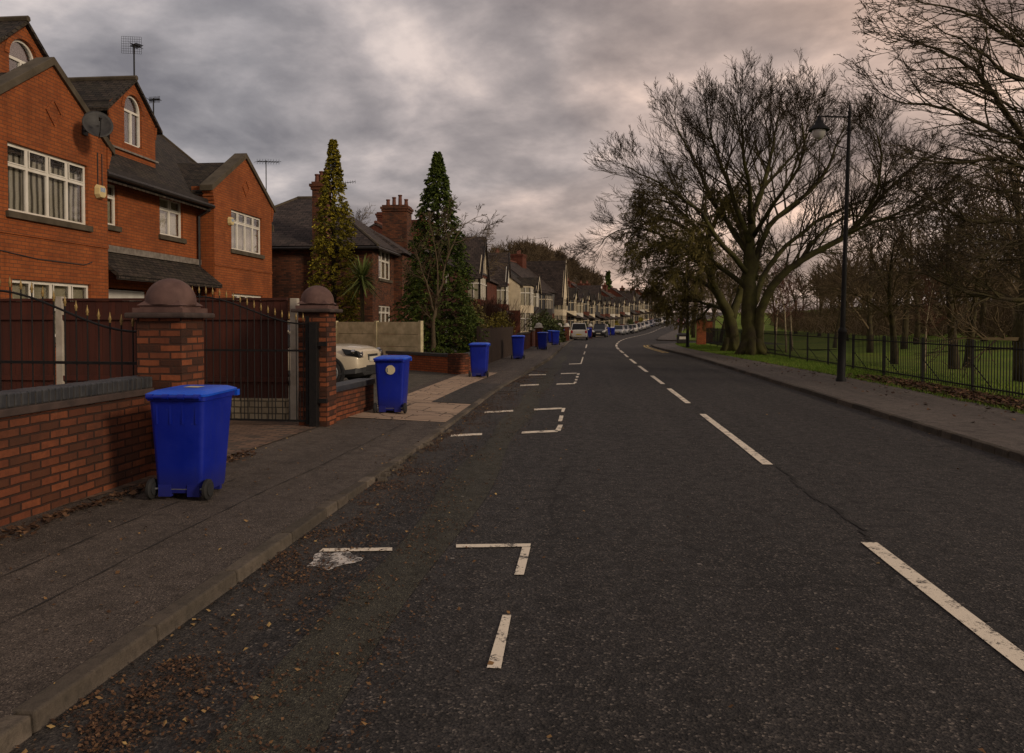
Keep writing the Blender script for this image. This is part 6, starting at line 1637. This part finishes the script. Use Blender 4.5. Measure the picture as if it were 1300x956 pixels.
# reddish leafless hedge below the red brick houses
def redtwigs():
    rng = random.Random(8); b = AY(618, 420, 50); r = empty('leafless_shrub', (b.x, b.y, .05), 0, 'reddish leafless shrub in front of the red brick house with the white gable', 'shrub'); segs = []
    for _ in range(420):
        a = Vector((rng.gauss(0, .6), rng.gauss(0, 1.2), 0)); d = Vector((rng.gauss(0, .35), rng.gauss(0, .35), 1)); L = rng.uniform(1.5, 3.4); q = a+d*L*.5; segs.append((a, q, .02, .015)); 
        for k in range(3): segs.append((q, q+(d+rvec(rng)*.35).normalized()*L*.5, .013, .009))
    segmesh('stems', segs, M['twig_red'], r, 3)
redtwigs()
for u, lab in ((478, 'small dry seedling shrub before the cream fence, nearer the palm'), (514, 'dry leafless shrub before the cream fence, nearer the conifer')):
    rng = random.Random(u); b = AD(u, 442, 28.6); r = empty('dry_shrub', (b.x, b.y, .55), 0, lab, 'shrub'); segs = []
    for _ in range(16):
        d = Vector((rng.gauss(0, .5), rng.gauss(0, .5), 1)).normalized(); q = d*rng.uniform(.25, .45); segs.append((Vector(), q, .012, .008)); 
        for k in range(3): segs.append((q, q+(d+rvec(rng)*.6).normalized()*.2, .008, .005))
    segmesh('stems', segs, M['bark'], r, 3)

# ------------------------------------------------------------------ grass and leaves
def blades():
    rng = random.Random(2); vs = []; fs = []
    def add(x, y, z, h, w):
        a = rng.uniform(0, 6.28); dx, dy = math.cos(a)*w, math.sin(a)*w; lx, ly = rng.gauss(0, .35)*h, rng.gauss(0, .35)*h; n = len(vs)
        vs.extend([(x-dx, y-dy, z), (x+dx, y+dy, z), (x+lx, y+ly, z+h)]); fs.append((n, n+1, n+2))
    for _ in range(60000):
        y = 12+50*rng.random()**1.5; x0 = RBx(y); x = x0+rng.uniform(-.12, 2.3)*(.9 if rng.random() < .8 else 1.6)
        z = H(y)+.1
        if abs(x-8.65) < .12 and rng.random() < .3: hh = .12
        else: hh = rng.uniform(.03, .09)
        if y < 24 and x > x0-.05 and x < x0+1.4 and rng.random() < .75: continue
        add(x, y, z, hh, .010)
    m = MB(); m.v = vs; m.f = fs; m.mi = [0]*len(fs); tag(m.build('verge_grass', M['blade'], uv=False), 'short green grass along the verge by the railings', 'grass', kind='stuff')
blades()
def leaves(name, lab, spots, mat, size):
    rng = random.Random(hash(name) % 1000 if False else len(spots)); vs = []; fs = []
    for x, y, z in spots:
        a = rng.uniform(0, 6.28); s = rng.uniform(*size); w = s*rng.uniform(.3, .6); c, sn = math.cos(a), math.sin(a); n = len(vs); t = rng.uniform(-.5, .5)*s; t2 = rng.uniform(0, .5)*s
        vs += [(x, y, z+.004), (x+c*s*.5-sn*w, y+sn*s*.5+c*w, z+.004+abs(t)), (x+c*s, y+sn*s, z+.006+t2), (x+c*s*.5+sn*w, y+sn*s*.5-c*w, z+.004+abs(t2-t)*.5)]; fs += [(n, n+1, n+2), (n, n+2, n+3)]
    m = MB(); m.v = vs; m.f = fs; m.mi = [0]*len(fs); tag(m.build(name, mat, uv=False), lab, 'leaves', kind='stuff')
rng = random.Random(77); sp = []
for _ in range(42000):      # gutter and parking lane
    y = 2.2+26*rng.random()**1.9; x = Lx(y)+.01+abs(rng.gauss(0, .28))+(rng.random() < .35)*rng.random()*1.2
    if noise.noise(Vector((x*2.5, y*1.7, 9))) < -.05 and rng.random() < .7: continue
    if x > -.85 or noise.noise(Vector((x*1.6, y*1.1, 3))) < -.12 and rng.random() < .85: continue
    sp.append((x, y, H(y)+.004))
leaves('gutter_leaves', 'brown fallen leaves and seed debris lying in the gutter', sp, M['leaf_dark'], (.006, .022))
sp2 = []
for _ in range(1300):
    y = 2.2+26*rng.random()**1.9; x = Lx(y)+.01+abs(rng.gauss(0, .45))+(rng.random() < .25)*rng.random()*1.4
    sp2.append((x, y, H(y)+.005))
for _ in range(700):
    y = 2.5+25*rng.random()**1.5; x = LBx(y)+.02+rng.random()**1.3*(Lx(y)-LBx(y)-.1); sp2.append((x, y, H(y)+pv((x, y))))
for _ in range(110):
    y = 2.5+18*rng.random(); x = rng.uniform(-1, 5.2); sp2.append((x, y, H(y)))
leaves('scattered_leaves', 'single pale tan leaves scattered over the footway and road', sp2, M['leaf_dead'], (.010, .034))
sp = []
for _ in range(900):
    y = 3+6*rng.random(); x = LBx(y)+.05+abs(rng.gauss(0, .09)); sp.append((x, y, .1+rng.random()*.02))
leaves('wall_foot_leaves', 'brown leaves drifted along the foot of the coped garden wall', sp, M['leaf_dark'], (.02, .07))
sp = []
for _ in range(9000):
    y = 10+14*rng.random(); x = RBx(y)+.0+abs(rng.gauss(.45, .38)); 
    if y > 20 and rng.random() < (y-20)/4: continue
    sp.append((x, y, H(y)+.1+rng.random()*.07*math.exp(-((x-RBx(y)-.5)/.5)**2)))
for _ in range(350):
    y = 10+25*rng.random(); sp.append((RBx(y)-rng.random()**3*1.6, y, H(y)+.095))
leaves('verge_leaves', 'deep brown leaf litter heaped on the verge below the railings', sp, M['leaf_dark'], (.035, .10))
m = MB(); yy_ = 3.0
while yy_ < 40:
    if any(a-.1 < yy_ < b for a, b in D) and rng.random() < .8: yy_ += .12; continue
    w = rng.uniform(.004, .03); dx = .06+.03*math.sin(yy_*3)+.02*math.sin(yy_*9); n_ = yy_+rng.uniform(.1, .2)
    m.poly(*[(Cx(a)+dx+s_+rng.uniform(-.008, .008), a, H(a)+.006) for a, s_ in ((yy_, -w), (yy_, w), (n_, w*.8), (n_, -w))]); yy_ = n_-.01
o = m.build('centre_seam_crack', M['trim_dark']); o['kind'] = 'structure'
def drain(y, lab):
    x = Lx(y)+.26; r = empty('drain_grate', (x, y, H(y)+.004), 0, lab, 'drain'); m = MB(); m.box(-.22, .22, -.2, -.17, 0, .012); m.box(-.22, .22, .17, .2, 0, .012); m.box(-.22, -.19, -.17, .17, 0, .012); m.box(.19, .22, -.17, .17, 0, .012)
    for k in range(7): m.box(-.165+k*.05, -.14+k*.05, -.17, .17, 0, .010)
    m.build('grate', M['galv_dark'], r); m = MB(); m.box(-.19, .19, -.17, .17, -.02, .002); m.build('pit', M['trim_dark'], r)
M['galv_dark'] = plain('cast_iron', (.03, .026, .022), (.05, .042, .034), 20, .7)
drain(18.9, 'iron gully grate in the gutter beside the dark asphalt patch')
# strewn kerb rubble by the dropped kerb
m = MB()
for _ in range(60):
    y = rng.uniform(8.0, 11.8); x = Lx(y)+rng.uniform(-.06, .10); s = rng.uniform(.015, .05); z = H(y)+.02
    m.hull8([(x-s, y-s, z-.03), (x+s, y-s*.7, z-.03), (x+s*.8, y+s, z-.03), (x-s, y+s*.8, z-.03)], [(x-s*.7, y-s*.6, z+s*.4), (x+s*.7, y-s*.5, z+s*.5), (x+s*.6, y+s*.7, z+s*.3), (x-s*.6, y+s*.6, z+s*.4)])
tag(m.build('kerb_rubble', M['kerb']), 'broken crumbs of stone along the dropped kerb', 'rubble', kind='stuff')
# park path
m = MB(); pp_ = [(1110, 462), (1160, 470), (1230, 478), (1300, 484), (1400, 494)]
def lz(x, y):
    c = x-RBx(y); return H(y)+.13-math.exp(-((c-14)/9)**2)*max(0, min(1, (y-6)/20))*(1 if c > 3 else 0)
pth = [(AD(u, 409, z).x, AD(u, 409, z).y) for u, z in ((1060, 58), (1090, 52), (1130, 45), (1185, 39), (1250, 34), (1330, 30))]
for i in range(len(pth)-1):
    (x0, y0), (x1, y1) = pth[i], pth[i+1]; n = 5
    for k in range(n):
        a, b = k/n, (k+1)/n; ax, ay, bx, by = x0+(x1-x0)*a, y0+(y1-y0)*a, x0+(x1-x0)*b, y0+(y1-y0)*b; w = .6
        m.poly((ax-w*.7, ay-w*.7, lz(ax, ay)+.06), (bx-w*.7, by-w*.7, lz(bx, by)+.06), (bx+w*.7, by+w*.7, lz(bx, by)+.06), (ax+w*.7, ay+w*.7, lz(ax, ay)+.06))
o = m.build('park_path', M['path']); o['kind'] = 'structure'

# ------------------------------------------------------------------ sky and light
SUN_AZ = math.radians(118); SUN_EL = math.radians(20)      # azimuth clockwise from +Y (road direction)
def world():
    w = bpy.data.worlds.new('World'); S.world = w; w.use_nodes = True; t = w.node_tree; t.nodes.clear(); N = t.nodes.new; L = t.links.new
    sky = N('ShaderNodeTexSky'); sky.sky_type = 'NISHITA'; sky.sun_disc = False; sky.sun_elevation = SUN_EL; sky.sun_rotation = SUN_AZ
    b1 = N('ShaderNodeBackground'); b1.inputs[1].default_value = .05; L(sky.outputs[0], b1.inputs[0])
    tc = N('ShaderNodeTexCoord'); sp = N('ShaderNodeSeparateXYZ'); L(tc.outputs['Generated'], sp.inputs[0])
    mx = N('ShaderNodeMath'); mx.operation = 'MAXIMUM'; mx.inputs[1].default_value = 0; L(sp.outputs[2], mx.inputs[0])
    ad = N('ShaderNodeMath'); ad.operation = 'ADD'; ad.inputs[1].default_value = .30; L(mx.outputs[0], ad.inputs[0])
    dv = N('ShaderNodeVectorMath'); dv.operation = 'DIVIDE'; cb = N('ShaderNodeCombineXYZ'); L(ad.outputs[0], cb.inputs[0]); L(ad.outputs[0], cb.inputs[1]); cb.inputs[2].default_value = 1
    L(tc.outputs['Generated'], dv.inputs[0]); L(cb.outputs[0], dv.inputs[1])
    mp = N('ShaderNodeMapping'); mp.inputs['Rotation'].default_value = (0, 0, .35); mp.inputs['Scale'].default_value = (1, 1.05, 0); mp.inputs['Location'].default_value = (3.1, 1.4, 0); L(dv.outputs[0], mp.inputs[0])
    n1 = N('ShaderNodeTexNoise'); n1.inputs['Scale'].default_value = 2.5; n1.inputs['Detail'].default_value = 8; n1.inputs['Roughness'].default_value = .55; n1.inputs['Distortion'].default_value = .15; L(mp.outputs[0], n1.inputs['Vector'])
    n2 = N('ShaderNodeTexNoise'); n2.inputs['Scale'].default_value = .55; n2.inputs['Detail'].default_value = 3; L(mp.outputs[0], n2.inputs['Vector'])
    r1 = N('ShaderNodeValToRGB'); L(n1.outputs['Fac'], r1.inputs[0]); e = r1.color_ramp.elements
    e[0].position = .36; e[0].color = lin(97, 93, 92); e[1].position = .68; e[1].color = lin(174, 163, 153)
    q = e.new(.47); q.color = lin(118, 113, 110); q = e.new(.56); q.color = lin(140, 133, 128)
    r2 = N('ShaderNodeValToRGB'); L(n2.outputs['Fac'], r2.inputs[0]); e = r2.color_ramp.elements; e[0].position = .40; e[0].color = (.92, .93, 1.0, 1); e[1].position = .6; e[1].color = (1.16, 1.0, .92, 1)
    ml = N('ShaderNodeMix'); ml.data_type = 'RGBA'; ml.blend_type = 'MULTIPLY'; ml.inputs[0].default_value = 1; L(r1.outputs[0], ml.inputs[6]); L(r2.outputs[0], ml.inputs[7])
    dp = N('ShaderNodeVectorMath'); dp.operation = 'DOT_PRODUCT'; nv_ = N('ShaderNodeVectorMath'); nv_.operation = 'NORMALIZE'; L(tc.outputs['Generated'], nv_.inputs[0]); L(nv_.outputs[0], dp.inputs[0])
    wd = Vector((.34, .9, .16)).normalized(); dp.inputs[1].default_value = wd[:]
    rg = N('ShaderNodeValToRGB'); L(dp.outputs['Value'], rg.inputs[0]); e = rg.color_ramp.elements; e[0].position = .72; e[0].color = (.97, .98, 1, 1); e[1].position = 1.0; e[1].color = (1.28, 1.14, 1.04, 1)
    m2 = N('ShaderNodeMix'); m2.data_type = 'RGBA'; m2.blend_type = 'MULTIPLY'; m2.inputs[0].default_value = 1; L(ml.outputs[2], m2.inputs[6]); L(rg.outputs[0], m2.inputs[7])
    b2 = N('ShaderNodeBackground'); b2.inputs[1].default_value = 1.7; L(m2.outputs[2], b2.inputs[0])
    ms = N('ShaderNodeMixShader'); ms.inputs[0].default_value = .92; L(b1.outputs[0], ms.inputs[1]); L(b2.outputs[0], ms.inputs[2])
    o = N('ShaderNodeOutputWorld'); L(ms.outputs[0], o.inputs[0])
world()
sn = bpy.data.lights.new('sun', 'SUN'); sn.energy = 1.6; sn.angle = math.radians(10); sn.color = (1, .83, .64)
so = bpy.data.objects.new('sun', sn); COL.objects.link(so)
dv = Vector((math.sin(SUN_AZ)*math.cos(SUN_EL), math.cos(SUN_AZ)*math.cos(SUN_EL), math.sin(SUN_EL)))
so.rotation_euler = dv.to_track_quat('Z', 'Y').to_euler(); so.location = (20, -10, 30)
S.view_settings.view_transform = 'Standard'; S.view_settings.look = 'None'; S.view_settings.exposure = .2; S.view_settings.gamma = 1
S.cycles.max_bounces = 6; S.cycles.transparent_max_bounces = 8
S.cycles.use_denoising = True
